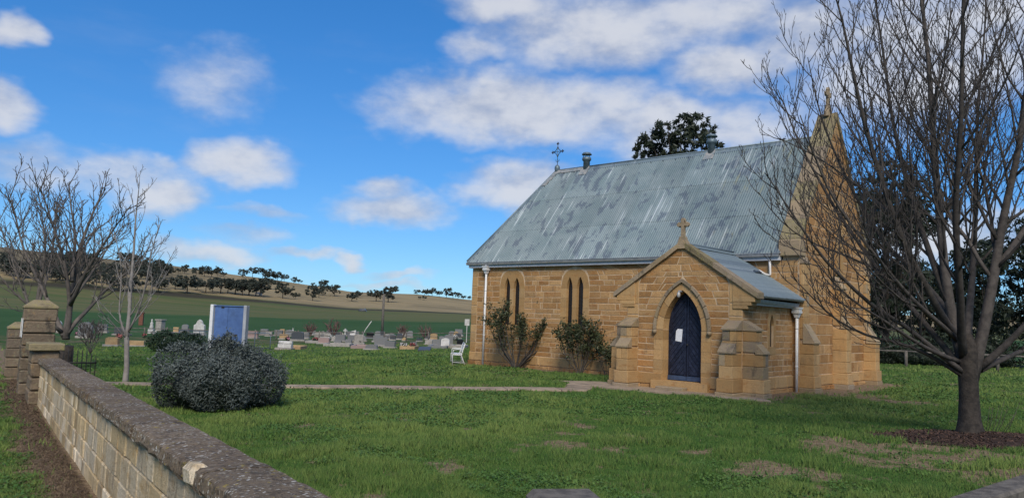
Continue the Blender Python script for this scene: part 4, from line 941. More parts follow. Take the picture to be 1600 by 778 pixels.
mb = downpipe((PX1 + .20, -.12, 2.74), (PX1 + .19, -.14, -.02), True)
mb = MB(); x = 14.22; zr_ = 4.50 - (x - PXM) * SLOPE + .12; mb.tube([(x, -.12, 4.42), (x, -.10, zr_ + .02), (x - .03, -.13, zr_), (x - .12, -.25, zr_ + .03), (x - .14, -.62, zr_ + .12)], .045, 8); dp = mb.obj('downpipe', M['white'], church)
mb = MB(); mb.tube([(x - .14, -.45, zr_ + .09), (x - .16, -.95, zr_ + .09)], .05, 8); mb.obj('spreader_pipe', M['bluegrey'], dp)
# ---- ridge vents and iron finial
for x in (3.80, 10.18):
    mb = MB(); mb.lathe([(.155, -.28), (.155, .28), (.19, .30), (.215, .34), (.215, .42), (.18, .46), (.165, .47)], 16, (x, RY, RZ + .04)); v = mb.obj('ridge_vent', M['zincvent'], church)
    mb = MB(); mb.lathe([(.235, .58), (.235, .61), (.17, .68), (.06, .70)], 16, (x, RY, RZ + .04)); mb.obj('vent_cap', M['zincvent'], v)
    for a in range(5):
        mb = MB(); t = a * 2 * math.pi / 5; mb.box((x + .165 * math.cos(t) - .012, RY + .165 * math.sin(t) - .012, RZ + .50), (x + .165 * math.cos(t) + .012, RY + .165 * math.sin(t) + .012, RZ + .63)); mb.obj('vent_strut', M['zincvent'], v)
    mb = MB(); mb.hexa([(x - .22, RY - .30, RZ - .40), (x + .22, RY - .30, RZ - .40), (x + .19, RY, RZ + .07), (x - .19, RY, RZ + .07), (x - .22, RY - .34, RZ - .36), (x + .22, RY - .34, RZ - .36), (x + .19, RY - .0, RZ + .11), (x - .19, RY - .0, RZ + .11)]); mb.obj('vent_flashing', M['flash'], v)
fx = HIP1 + .03; fz = RZ + .06
mb = MB(); mb.lathe([(.10, -.12), (.12, 0), (.135, .10), (.12, .2), (.06, .26), (.03, .28)], 12, (fx, RY, fz)); mb.tube([(fx, RY, fz + .25), (fx, RY, fz + 1.32)], .016, 6)
fin = mb.obj('iron_finial', M['zincvent'], church); fin['label'] = 'wrought iron cross finial at the ridge end'
mb = MB(); zc = fz + .92
for (a, b_) in (((-.24, 0), (0, .26)), ((0, .26), (.24, 0)), ((.24, 0), (0, -.26)), ((0, -.26), (-.24, 0))):
    pts = [(fx + (a[0] * (1 - t) + b_[0] * t) * (1 - .45 * math.sin(math.pi * t) * .6), RY, zc + (a[1] * (1 - t) + b_[1] * t) * (1 - .27 * math.sin(math.pi * t))) for t in np.linspace(0, 1, 7)]; mb.tube(pts, .017, 5)
mb.tube([(fx - .3, RY, zc), (fx + .3, RY, zc)], .014, 5)
for (dx, dz) in ((-.3, 0), (.3, 0), (0, .40)):
    for (ex, ez) in ((0, 0), (.05, 0), (-.05, 0), (0, .05), (0, -.05)): mb.lathe([(.005, -.035), (.035, 0), (.005, .035)], 6, (fx + dx + ex, RY, zc + dz + ez))
for dx in (-1, 1): mb.tube([(fx, RY, fz + .42), (fx + dx * .09, RY, fz + .46), (fx + dx * .1, RY, fz + .54)], .012, 5)
mb.obj('scroll_cross', M['iron'], fin)

# ================================================================== BOUNDARY WALL
def wall_box(mb, a0, a1, l0, l1, h0, h1, jit=0, b=.012):
    """block between distances a, offsets l and drops h (h0 top, h1 bottom)"""
    P = [wallp(a0, l0, h1), wallp(a1, l0, h1), wallp(a1, l1, h1), wallp(a0, l1, h1), wallp(a0, l0, h0), wallp(a1, l0, h0), wallp(a1, l1, h0), wallp(a0, l1, h0)]
    bm = bmesh.new(); vs = [bm.verts.new(Vector(p) + Vector([random.uniform(-jit, jit) for _ in range(3)])) for p in P]
    for q in ((0, 3, 2, 1), (4, 5, 6, 7), (0, 1, 5, 4), (1, 2, 6, 5), (2, 3, 7, 6), (3, 0, 4, 7)): bm.faces.new([vs[k] for k in q])
    if b: bmesh.ops.bevel(bm, geom=bm.edges[:], offset=b, segments=1, affect='EDGES')
    mb.addbm(bm)
HC, HB = .95, 2.25
def wall_run(a0, a1, label, lat=(1.285, 1.66), top=HC, seed=1, capw=(1.225, 1.715)):
    random.seed(seed); o = empty('stone_wall', tuple(wallp(a0, 1.47, HB)), 0, label, 'wall'); ox = Vector(o.location)
    def put(mb, name, mat):
        mb.v = [(x - ox.x, y - ox.y, z - ox.z) for x, y, z in mb.v]; return mb.obj(name, mat, o)
    mb = MB(); wall_box(mb, a0, a1, lat[0] + .025, lat[1] - .025, top + .13, HB + .2, 0, 0); put(mb, 'core', M['grout'])
    z = top + .14; n = 0
    courses = [.25, .27, .24, .26, .26]
    for ci, h in enumerate(courses):
        a = a0 + random.uniform(0, .01)
        while a < a1 - .02:
            b_ = min(a1, a + random.uniform(.28, .62)); b_ = a1 if a1 - b_ < .2 else b_
            mb = MB(); mb.rv = random.random(); wall_box(mb, a + .004, b_ - .005, lat[0] + random.uniform(-.006, .006), lat[0] + .16, z + .005, z + h - .004, .004, .014); put(mb, 'stone', M['wallstone']); a = b_
        z += h
    # inner face
    a = a0
    while a < a1 - .02:
        b_ = min(a1, a + random.uniform(1.2, 1.9)); mb = MB(); mb.rv = random.random(); wall_box(mb, a + .004, b_ - .005, lat[1] - .1, lat[1], top + .14, HB, .004, .014); put(mb, 'inner_stone', M['wallstone']); a = b_
    # cap stones: rough broken front edge
    a = a0
    while a < a1 - .02:
        b_ = min(a1, a + random.uniform(.95, 1.7)); b_ = a1 if a1 - b_ < .4 else b_; mb = MB(); mb.rv = random.random()
        n = max(3, int((b_ - a) / .12)); P = []
        for k in range(n + 1):
            aa = a + .004 + (b_ - a - .009) * k / n; e = random.uniform(-.016, .016); e2 = random.uniform(-.02, .02); q = random.uniform(-.006, .006)
            P.append([wallp(aa, capw[0] + .03 + e2, top + .145), wallp(aa, capw[0] + e, top + .10 + q * 2), wallp(aa, capw[0] + .012 + e, top + .018 + q), wallp(aa, capw[0] + .045 + e * .5, top + q), wallp(aa, (capw[0] + capw[1]) / 2, top - .012 + q), wallp(aa, capw[1] - .03, top + q), wallp(aa, capw[1] + e2, top + .03), wallp(aa, capw[1] - .02, top + .145)])
        ids = [mb.verts(p) for p in P]; m_ = 8
        for k in range(n):
            for j in range(m_): mb.face((ids[k] + j, ids[k] + (j + 1) % m_, ids[k + 1] + (j + 1) % m_, ids[k + 1] + j))
        mb.face([ids[0] + j for j in range(m_)]); mb.face([ids[-1] + j for j in range(m_)][::-1]); put(mb, 'cap_stone', M['capstone']); a = b_
    return o, put
nw, put = wall_run(2.2, 21.3, 'long low pale sandstone wall with dark lichened cap in the foreground')
# pale patched break in the cap edge
mb = MB(); mb.rv = .9; wall_box(mb, 5.34, 5.62, 1.212, 1.36, HC - .006, HC + .165, .032, .045); put(mb, 'patched_cap_stone', M['wallstone'])
wall_run(26.2, 30.2, 'short far wall section beyond the gate pier', top=1.02, seed=5)
def pier(name, label, a0, a1, l0, l1, top, capk, seed, bands=7, mat='weather', cat='pier'):
    random.seed(seed); o = empty(name, tuple(wallp((a0 + a1) / 2, (l0 + l1) / 2, HB)), 0, label, cat); ox = Vector(o.location)
    def put(mb, nm, mt): mb.v = [(x - ox.x, y - ox.y, z - ox.z) for x, y, z in mb.v]; return mb.obj(nm, M[mt], o)
    hs = np.linspace(top + .18, HB + .1, bands + 1)
    for k in range(bands):
        mb = MB(); mb.rv = random.random(); wall_box(mb, a0, a1, l0, l1, hs[k] + .006, hs[k + 1] - .004, .016 if mat == 'pier' else .008, .03); put(mb, 'stone', mat)
    mb = MB(); mb.rv = .4
    if capk == 'slab': wall_box(mb, a0 - .10, a1 + .08, l0 - .08, l1 + .10, top + .02, top + .185, .01, .02)
    else:
        wall_box(mb, a0 - .02, a1 + .02, l0 - .02, l1 + .02, top + .10, top + .185, .006, .02)
        P = [wallp(a, l, h) for a, l, h in ((a0, l0, top + .10), (a1, l0, top + .10), (a1, l1, top + .10), (a0, l1, top + .10))]; c0 = wallp((a0 + a1) / 2, (l0 + l1) / 2, top - .06)
        Q = [p * .45 + c0 * .55 for p in P]; Q = [np.array([q[0], q[1], c0[2]]) for q in Q]; mb.hexa(P + Q)
    put(mb, 'cap', 'capyellow'); return o, put
pier('wall_end_pier', 'low wall end block under a thick yellow lichened slab', 21.34, 22.75, 1.10, 1.66, HC - .37, 'slab', 3, 5, 'pier')
tp, tput = pier('gate_pier', 'tall square sandstone gate pier with lichened cap and white strips', 24.0, 24.85, .98, 1.74, -.42, 'pyr', 4, 8, 'pier')
for a in (24.02, 24.72):
    mb = MB(); wall_box(mb, a, a + .10, .955, .972, .02, .52, 0, .003); tput(mb, 'white_strip', 'white')
pier('gate_pier', 'far gate pier at the left edge of the picture', 31.2, 32.1, .85, 1.6, .22, 'pyr', 6, 6, 'pier')
mb = MB(); mb.rv = .6; wall_box(mb, 23.2, 24.0, .55, 1.05, 2.26, 2.50, .01, .03); o = mb.obj('footing_block', M['concrete']); tag(o, 'low concrete block at the foot of the gate pier', 'block')
# wrought iron gate, swung open behind the low pier
gp0 = wallp(23.9, 1.70, 2.30); gate = empty('iron_gate', tuple(gp0), 0, 'black wrought iron gate standing open behind the stone piers', 'gate')
gd = np.array([.83, .56, 0]) * 1.0
def gpt(u, z): return tuple(np.array([gd[0] * u, gd[1] * u, z]))
for z in (.18, .62, 1.12): mb = MB(); mb.tube([gpt(0, z), gpt(1.05, z)], .02, 6); mb.obj('rail', M['iron'], gate)
for k in range(10): mb = MB(); u = .03 + k * .11; zt = 1.25 + .18 * math.sin(math.pi * k / 9); mb.tube([gpt(u, .08), gpt(u, zt), gpt(u, zt + .08)], [.013, .013, .002], 5); mb.obj('bar', M['iron'], gate)
for u0 in (.15, .42, .68): mb = MB(); mb.tube([gpt(u0 + .11 * math.cos(t) * (1 - t / 9), .87 + .13 * math.sin(t) * (1 - t / 9)) for t in np.linspace(0, 7, 22)], .012, 5); mb.obj('scroll', M['iron'], gate)
random.seed(11)

# ================================================================== BARE TREES
def unit(v): return v / (np.linalg.norm(v) + 1e-9)
def curve(p, d, length, n, up, wob, rg):
    """a branch line that bends upwards and wavers"""
    pts = [np.array(p, float)]; d = unit(np.array(d, float)); st = length / n
    for k in range(n):
        d = unit(d + np.array([0, 0, up]) / n + rg.normal(0, wob, 3)); pts.append(pts[-1] + d * st)
    return pts
def side_dir(t, ang, az):
    t = unit(t); a = unit(np.cross(t, [0.13, .2, 1.0])); b = np.cross(t, a); return unit(t * math.cos(ang) + (a * math.cos(az) + b * math.sin(az)) * math.sin(ang))
def grow(mb, pts, r0, r1, level, maxl, rg, cfg):
    """tube along pts and its side branches"""
    n = len(pts); rad = [r0 + (r1 - r0) * (k / (n - 1)) ** .85 for k in range(n)]
    sides = 8 if r0 > .06 else 6 if r0 > .03 else 4 if r0 > .012 else 3
    mb.rv = rg.random()
    if level == maxl and cfg.get('bud'): rad[-1] = rad[-2] * .9; rad[-2] = rad[-2] * 1.7
    mb.tube(pts, rad, sides, cap=level < 2)
    if level == maxl: return
    seg = [np.linalg.norm(pts[k + 1] - pts[k]) for k in range(n - 1)]; tot = sum(seg)
    nb = max(2, int(round(tot * cfg['dens'][level] * rg.uniform(.85, 1.15)))); az = rg.uniform(0, 6.28)
    for k in range(nb):
        f = cfg['start'][level] + (1 - cfg['start'][level]) * (k + rg.uniform(.1, .9)) / nb
        s_ = f * tot; i = 0
        while i < n - 2 and s_ > seg[i]: s_ -= seg[i]; i += 1
        q = pts[i] + (pts[i + 1] - pts[i]) * min(1, s_ / seg[i]); t = pts[i + 1] - pts[i]; az += 2.4 + rg.uniform(-.5, .5)
        d = side_dir(t, cfg['ang'][level] * rg.uniform(.75, 1.2), az)
        ln = tot * cfg['ratio'][level] * rg.uniform(.6, 1.15) * (1.12 - .62 * f); rr = rad[i] * cfg['rr'][level] * rg.uniform(.8, 1.1)
        ln = max(ln, cfg['minl'][level]); rr = max(rr, cfg['minr'][level])
        ns = max(3, int(ln / cfg['step'][level])); ns = min(ns, 9)
        grow(mb, curve(q, d, ln, ns, cfg['up'][level], cfg['wob'], rg), rr, max(cfg['minr'][-1], rr * .35), level + 1, maxl, rg, cfg)
def bare_tree(name, label, base, limbs, trunk, cfg, seed, barkm, twigm, maxl=3):
    rg = np.random.default_rng(seed); o = empty(name, tuple(base), 0, label, 'tree')
    mb = MB(); tp, tr = trunk; mb.rv = .5; mb.tube(tp, tr, 14); mb.obj('trunk', barkm, o)
    for pts, r0, r1 in limbs:
        P = [np.array(p, float) for p in pts]; Q = []
        for a, b_ in zip(P[:-1], P[1:]):
            for k in range(3): Q.append(a + (b_ - a) * k / 3 + (rg.normal(0, .045, 3) if k or len(Q) else 0))
        Q.append(P[-1])
        # round the corners
        for _ in range(2): Q = [Q[0]] + [(Q[k - 1] + 2 * Q[k] + Q[k + 1]) / 4 for k in range(1, len(Q) - 1)] + [Q[-1]]
        mb = MB(); grow(mb, Q, r0, r1, 0, maxl, rg, cfg); mb.obj('branch', twigm, o, fix=False)
    return o
# ---- the ash beside the church, right foreground
tb = TREE.copy(); tb[2] = g1(tb[0], tb[1]) + .10
def T(px, py, dy): return at(px, py, tb[1] + dy) - tb
ash_limbs = [
    ([T(1512, 592, 0), T(1478, 470, .1), T(1470, 330, .3), T(1455, 180, .5), T(1440, 20, .6), T(1425, -120, .7)], .125, .02),
    ([T(1518, 596, 0), T(1548, 470, -.1), T(1562, 350, .1), T(1590, 230, -.2), T(1615, 60, -.4), T(1640, -120, -.5)], .13, .02),
    ([T(1493, 525, .05), T(1450, 460, -.5), T(1400, 340, -1.0), T(1352, 200, -1.4), T(1320, 60, -1.7), T(1300, -20, -1.8)], .085, .012),
    ([T(1510, 585, 0), T(1440, 500, .3), T(1370, 420, .9), T(1300, 320, 1.3), T(1245, 220, 1.6), T(1215, 140, 1.7)], .075, .010),
    ([T(1509, 585, 0), T(1430, 520, -.4), T(1360, 480, -.9), T(1290, 410, -1.2), T(1230, 330, -1.4), T(1195, 270, -1.5)], .060, .009),
    ([T(1508, 590, 0), T(1420, 535, -.2), T(1350, 525, -.6), T(1285, 490, -.8), T(1235, 430, -.9)], .045, .008),
    ([T(1505, 560, 0), T(1500, 470, -.8), T(1490, 330, -1.5), T(1500, 180, -2.0), T(1505, 20, -2.3), T(1510, -100, -2.4)], .09, .014),
    ([T(1512, 560, 0), T(1520, 440, 1.0), T(1525, 300, 1.8), T(1530, 140, 2.3), T(1540, 0, 2.6)], .09, .014),
    ([T(1480, 470, .1), T(1430, 330, .7), T(1395, 200, 1.2), T(1375, 60, 1.5), T(1365, -60, 1.6)], .07, .012),
    ([T(1530, 575, 0), T(1590, 520, -.3), T(1650, 450, -.6), T(1710, 340, -.8), T(1760, 220, -.9)], .085, .012),
    ([T(1532, 578, 0), T(1600, 545, .4), T(1680, 510, .9), T(1750, 430, 1.2)], .065, .010),
    ([T(1556, 420, 0), T(1620, 330, .5), T(1680, 200, .9), T(1720, 60, 1.1)], .07, .012),
    ([T(1487, 503, .08), T(1455, 450, 1.0), T(1395, 400, 1.8), T(1330, 300, 2.4), T(1285, 190, 2.8), T(1262, 90, 3.0)], .07, .010),
    ([T(1495, 530, 0), T(1430, 470, -1.2), T(1360, 400, -2.0), T(1290, 290, -2.6), T(1250, 180, -2.9)], .06, .009),
    ([T(1400, 340, -1.0), T(1340, 290, -.6), T(1275, 250, -.4), T(1215, 215, -.3)], .032, .008),
    ([T(1370, 420, .9), T(1300, 390, .6), T(1240, 370, .4), T(1185, 300, .3)], .030, .007),
    ([T(1500, 565, 0), T(1440, 545, -.8), T(1385, 500, -1.4), T(1330, 470, -1.9), T(1260, 390, -2.3)], .05, .008)]
ash_cfg = dict(dens=[2.5, 3.6, 3.1], start=[.20, .18, .12], ang=[.72, .72, .75], ratio=[.40, .46, .46], rr=[.46, .55, .6], minl=[.5, .22, .09], minr=[.0125, .0080, .0056, .0046], step=[.16, .09, .05], up=[1.15, 1.0, .9], wob=.08, bud=True)
bare_tree('ash_tree', 'large leafless ash tree in a mulch bed beside the church gable', tb, ash_limbs,
          ([(0, 0, -.2), (0, 0, .02), (0, .01, .25), (-.01, 0, .7), (-.02, 0, 1.15), (-.02, 0, 1.5), (0, 0, 1.72), (0, 0, 1.95)], [.34, .26, .205, .18, .178, .19, .165, .07]), ash_cfg, 21, M['bark'], M['twig'])
# suckers at its foot
mb = MB()
for k in range(7):
    a = random.uniform(-.6, .6); mb.tube([(tb[0] + .25 + .08 * k * .5, tb[1] - .1 + a * .2, tb[2] - .05), (tb[0] + .33 + k * .05, tb[1] - .12 + a * .3, tb[2] + .2), (tb[0] + .36 + k * .07, tb[1] - .15 + a * .4, tb[2] + random.uniform(.35, .75))], [.006, .005, .003], 4)
tag(mb.obj('sucker_shoots', M['twig']), 'thin bare shoots growing at the foot of the ash tree', 'shoots')
# mulch bed round it: a low mound strewn with chips
mc = np.array([TREE[0] + .35, TREE[1] - .25]); na_ = 64; nr_ = 12; V = []; 
for i in range(nr_ + 1):
    for j in range(na_):
        t = 2 * math.pi * j / na_; f = i / nr_; rad = f * (1 + .10 * math.sin(3 * t + 1) + .08 * math.sin(7 * t)); x = mc[0] + 2.6 * rad * math.cos(t); y = mc[1] + 1.25 * rad * math.sin(t)
        V.append((x, y, g1(x, y) + .13 * (1 - f) ** 1.2 + .012 - .05 * (f > .97)))
Fm = [(i * na_ + j, i * na_ + (j + 1) % na_, (i + 1) * na_ + (j + 1) % na_, (i + 1) * na_ + j) for i in range(nr_) for j in range(na_)]
mulch = link('mulch_bed', np_mesh('mulch_bed', V, Fm, np.full(len(Fm), .5), smooth=True), M['mulch']); tag(mulch, kind='structure')
n = 9000; t = rng.uniform(0, 2 * np.pi, n); f = np.sqrt(rng.random(n)) * 1.06; x = mc[0] + 2.6 * f * np.cos(t); y = mc[1] + 1.25 * f * np.sin(t); z = gz(x, y) + .13 * np.clip(1 - f, 0, 1) ** 1.2 + .02
a = rng.uniform(0, 6.28, n); l = rng.uniform(.012, .05, n); wd = rng.uniform(.004, .012, n); tz = rng.uniform(-.015, .03, n); c_, s_ = np.cos(a), np.sin(a)
V = np.stack([np.stack([x - c_ * l - s_ * wd, y - s_ * l + c_ * wd, z], 1), np.stack([x - c_ * l + s_ * wd, y - s_ * l - c_ * wd, z], 1), np.stack([x + c_ * l + s_ * wd, y + s_ * l - c_ * wd, z + tz], 1), np.stack([x + c_ * l - s_ * wd, y + s_ * l + c_ * wd, z + tz], 1)], 1).reshape(-1, 3)
M['chip'] = leaf_mat('bark_chip', (.035, .02, .013), (.13, .075, .05), .9, 0)
tag(link('bark_chips', np_mesh('bark_chips', V, np.arange(4 * n).reshape(-1, 4), rng.random(n)), M['chip']), 'brown bark chips strewn under the ash tree', 'mulch', kind='stuff')
# litter along the wall strip
n = 26000; al = rng.uniform(6, 30, n); la = 1.22 - np.abs(rng.normal(0, .30, n)); P_ = np.outer(al, WD) + np.outer(la, WE); x, y = P_[:, 0], P_[:, 1]; z = gz(x, y) + .012
a = rng.uniform(0, 6.28, n); l = rng.uniform(.015, .07, n); wd = rng.uniform(.003, .008, n) * np.interp(al, [6, 30], [.8, 2]); c_, s_ = np.cos(a), np.sin(a); tz = rng.uniform(0, .03, n)
V = np.stack([np.stack([x - c_ * l - s_ * wd, y - s_ * l + c_ * wd, z], 1), np.stack([x - c_ * l + s_ * wd, y - s_ * l - c_ * wd, z], 1), np.stack([x + c_ * l, y + s_ * l, z + tz], 1)], 1).reshape(-1, 3)
M['litter'] = leaf_mat('leaf_litter', (.055, .032, .020), (.20, .14, .085), .9, 0)
tag(link('leaf_litter', np_mesh('leaf_litter', V, np.arange(3 * n).reshape(-1, 3), rng.random(n)), M['litter']), 'brown leaf litter along the foot of the stone wall', 'leaf litter', kind='stuff')

# ---- left: dark spreading tree and slender pale tree
def Tt(b):
    b = np.array(b); return lambda px, py, dy=0: at(px, py, b[1] + dy) - b
b1 = at(101, 562, 29.5); b1[2] = g1(b1[0], b1[1]); S = Tt(b1)
cfg2 = dict(dens=[2.6, 3.4, 3.2], start=[.25, .2, .15], ang=[.65, .7, .8], ratio=[.42, .48, .5], rr=[.5, .55, .6], minl=[.6, .3, .15], minr=[.022, .014, .009, .0075], step=[.25, .16, .1], up=[.6, .45, .4], wob=.07, bud=False)
bare_tree('bare_tree', 'dark leafless spreading tree behind the gate piers', b1,
          [([S(103, 530), S(110, 470, .3), S(122, 400, .6), S(140, 340, .8), S(165, 295, 1)], .14, .02), ([S(103, 530), S(112, 470), S(100, 410, -.4), S(85, 350, -.6), S(62, 290, -.8)], .11, .018),
           ([S(100, 525), S(80, 490, .2), S(55, 430, .6), S(30, 370, .8), S(15, 300, 1)], .11, .016), ([S(106, 520), S(130, 490, .4), S(165, 455, .8), S(205, 420, 1.1), S(235, 385, 1.2)], .10, .014),
           ([S(108, 480), S(135, 420, -.8), S(170, 370, -1.2), S(205, 320, -1.5)], .09, .014), ([S(112, 440), S(118, 380, .8), S(112, 320, 1.2), S(108, 285, 1.4)], .08, .014), ([S(98, 520), S(60, 490, -.8), S(20, 460, -1.2), S(-25, 400, -1.5)], .08, .012), ([S(112, 470), S(150, 410, 1), S(195, 350, 1.6)], .07, .012)],
          ([(0, 0, -.2), (0, 0, .1), (0, 0, .5), (.03, 0, .95)], [.40, .30, .25, .25]), cfg2, 5, M['bark'], M['twigmid'])
b2 = at(197, 580, 24.5); b2[2] = g1(b2[0], b2[1]); S = Tt(b2)
cfg3 = dict(dens=[2.8, 2.6, 2.4], start=[.12, .2, .15], ang=[.75, .75, .8], ratio=[.38, .45, .5], rr=[.42, .5, .6], minl=[.5, .25, .12], minr=[.013, .009, .0062, .0055], step=[.2, .14, .1], up=[.7, .5, .4], wob=.07, bud=False)
bare_tree('bare_tree', 'slender pale grey leafless tree on the lawn by the dark hedge', b2,
          [([S(198, 530), S(203, 470), S(208, 400), S(213, 340), S(218, 285)], .075, .010), ([S(199, 528), S(185, 490, .3), S(190, 420, .6), S(178, 360, .7)], .035, .008), ([S(200, 520), S(222, 470, -.3), S(232, 410, -.4), S(250, 350, -.5)], .035, .008),
           ([S(199, 530), S(170, 500, -.4), S(150, 480, -.6)], .022, .007), ([S(200, 515), S(228, 480, .5), S(252, 430, .7), S(268, 400, .8)], .025, .007)],
          ([(0, 0, -.1), (0, 0, .05), (.01, 0, .5), tuple(S(198, 528)), tuple(S(199, 520))], [.12, .09, .078, .074, .05]), cfg3, 9, M['twigpale'], M['twigpale'])
b3 = at(50, 545, 44); b3[2] = g1(b3[0], b3[1]); S = Tt(b3)
bare_tree('bare_tree', 'thin leafless tree furthest left behind the tall gate pier', b3, [([S(55, 500), S(66, 430), S(72, 370), S(60, 300)], .13, .02), ([S(55, 495), S(70, 440), S(85, 380), S(90, 320)], .10, .02), ([S(54, 500), S(30, 440), S(10, 380), S(-10, 330)], .09, .02)], ([(0, 0, -.2), (0, 0, .8), (.05, 0, 1.7)], [.22, .18, .16]), dict(cfg2, minr=[.03, .02, .013, .011]), 14, M['bark'], M['twigmid'], 2)
b4 = at(140, 552, 33); b4[2] = g1(b4[0], b4[1]); S = Tt(b4)
bare_tree('bare_shrub', 'small bare brown shrub beside the dark spreading tree', b4, [([S(141, 552), S(133 + 5 * k, 530), S(122 + 9 * k, 508, .2 * k)], .022, .008) for k in range(5)], ([(0, 0, -.1), (0, 0, .1)], [.06, .05]), dict(cfg2, minl=[.3, .18, .1], dens=[6, 6, 4]), 15, M['twigmid'], M['twigmid'])['category'] = 'shrub'

# ================================================================== FOLIAGE
def leaves(C_, N_, size, aspect=1.8, rg=rng, droop=0.0):
    """quads at points C_ with rough normals N_"""
    n = len(C_); a = rg.normal(0, 1, (n, 3)); a /= np.linalg.norm(a, axis=1)[:, None]; a[:, 2] -= droop; b_ = np.cross(a, rg.normal(0, 1, (n, 3)) + N_); b_ /= np.linalg.norm(b_, axis=1)[:, None] + 1e-9
    a /= np.linalg.norm(a, axis=1)[:, None]; s_ = (size * rg.uniform(.6, 1.4, n))[:, None]
    V = np.stack([C_ - a * s_ * aspect * .5, C_ + b_ * s_ * .32, C_ + a * s_ * aspect * .5, C_ - b_ * s_ * .32], 1).reshape(-1, 3); return V, np.arange(4 * n).reshape(-1, 4)
def sph(n, rg): v = rg.normal(0, 1, (n, 3)); return v / np.linalg.norm(v, axis=1)[:, None]
def leafy_tree(name, label, base, height, width, blobs, nl, leaf, seed, mat, cat='tree', group=None, trunk_r=.25, droop=.6, rot=None):
    """crown of many leaf clumps round limbs; blobs = (x,y,z,r) as fractions of width and height"""
    rg = np.random.default_rng(seed); o = empty(name, tuple(base), rg.uniform(0, 6.28) if rot is None else rot, label, cat, group)
    mb = MB(); mb.rv = .5; top = max(b_[2] for b_ in blobs) * height; fork = min(b_[2] - b_[3] * .5 for b_ in blobs) * height
    mb.tube([(0, 0, -.3), (.02 * width, 0, fork * .6), (0, .02 * width, max(fork, .5)), (0, 0, top * .8)], [trunk_r * 1.3, trunk_r, trunk_r * .8, trunk_r * .25], 8); mb.obj('trunk', M['bark'], o)
    lb = MB()
    Cs, Ns, Rn = [], [], []
    for (bx, by, bz, br) in blobs:
        c = np.array([bx * width, by * width, bz * height]); r = br * height
        lb.rv = .4; lb.tube([(0, 0, max(fork, .5) * .95), tuple(c * .5 + np.array([0, 0, fork * .35])), tuple(c + np.array([0, 0, r * .4]))], [trunk_r * .45, trunk_r * .28, trunk_r * .08], 5, False)
        k = max(6, int(nl * br ** 2 / sum(q[3] ** 2 for q in blobs) / 26)); cc = c + sph(k, rg) * np.array([1, 1, .78]) * (r * rg.uniform(.35, 1.0, k) ** .6)[:, None]
        sub = r * rg.uniform(.16, .36, k); tone = rg.uniform(0, 1, k)
        m = 26; d = sph(k * m, rg) * rg.uniform(.2, 1, (k * m, 1)); P = np.repeat(cc, m, 0) + d * np.repeat(sub, m)[:, None] * np.array([1, 1, .8])
        Cs.append(P); Ns.append(d); Rn.append(np.clip(np.repeat(tone, m) * .55 + .25 + rg.normal(0, .16, k * m), 0, 1))
    lb.obj('branch', M['bark'], o, fix=False)
    C_ = np.concatenate(Cs); V, Fc = leaves(C_, np.concatenate(Ns), leaf, 2.2, rg, droop); link('crown', np_mesh('crown', V, Fc, np.concatenate(Rn)), mat, o); return o
def blob_set(seed, n, spread=.42, zlo=.45, zhi=.92, r=(.09, .16)):
    rg = np.random.default_rng(seed); out = []
    for k in range(n):
        z = rg.uniform(zlo, zhi); w = spread * math.sqrt(max(.1, 1 - ((z - (zlo + zhi) / 2) / ((zhi - zlo) * .75)) ** 2)); a = k * 2.4 + rg.uniform(-.4, .4); q = w * math.sqrt(rg.uniform(.1, 1)); out.append((q * math.cos(a), q * math.sin(a), z, rg.uniform(*r)))
    return out
def place(px, D): p = at(px, 500, D); p[2] = g1(p[0], p[1]); return p
# eucalypts behind the church and the dark trees to its right
def tall(px, D, top_px, w_px, label, seed, nb, nl, leaf, mat, name='eucalypt_tree', zlo=.5, **kw):
    b = place(px, D); H = at(px, top_px, D)[2] - b[2]; Wd = w_px / F * D
    return leafy_tree(name, label, b, H, Wd, blob_set(seed, nb, zlo=zlo, **kw), nl, leaf, seed, mat, trunk_r=H * .018)
eb = place(1056, 62); eh = at(1056, 172, 62)[2] - eb[2]
leafy_tree('eucalypt_tree', 'tall dark eucalypt rising behind the church roof ridge', eb, eh, 150 / F * 62, [(-.30, 0, .865, .058), (-.36, .05, .83, .04), (-.2, .1, .825, .05), (-.13, -.05, .905, .06), (-.05, .1, .85, .055), (.09, 0, .945, .055), (.2, .05, .935, .06), (.31, 0, .895, .05), (.16, -.1, .865, .055), (.03, 0, .885, .045), (.42, .05, .86, .026), (-.40, 0, .80, .03), (.28, .1, .83, .05), (0, 0, .80, .06), (.1, 0, .78, .06), (-.12, .1, .79, .05)], 7000, .19, 31, M['euc'], trunk_r=eh * .018, rot=0.0)
tall(1242, 66, 196, 75, 'eucalypt crown tip just above the ridge next to the gable', 32, 8, 5000, .17, M['euc'], zlo=.7, r=(.05, .09))
tall(1385, 52, 238, 130, 'dark tree standing right behind the church gable', 33, 20, 16000, .17, M['pine'], zlo=.22, r=(.10, .16), spread=.46)
tall(1445, 60, 400, 130, 'lower dark tree behind the post and rail fence', 34, 14, 9000, .18, M['pine'], zlo=.25, r=(.13, .2))
tall(1545, 58, 372, 100, 'dark tree between the limbs of the ash tree', 35, 12, 8000, .18, M['pine'], zlo=.3, r=(.12, .2))
tall(1620, 50, 330, 150, 'dark tree at the right edge of the picture', 36, 16, 9000, .18, M['pine'], zlo=.2, r=(.13, .2))
tall(1500, 75, 420, 150, 'far dark tree low behind the ash trunk', 37, 14, 7000, .2, M['pine'], zlo=.2, r=(.14, .22))
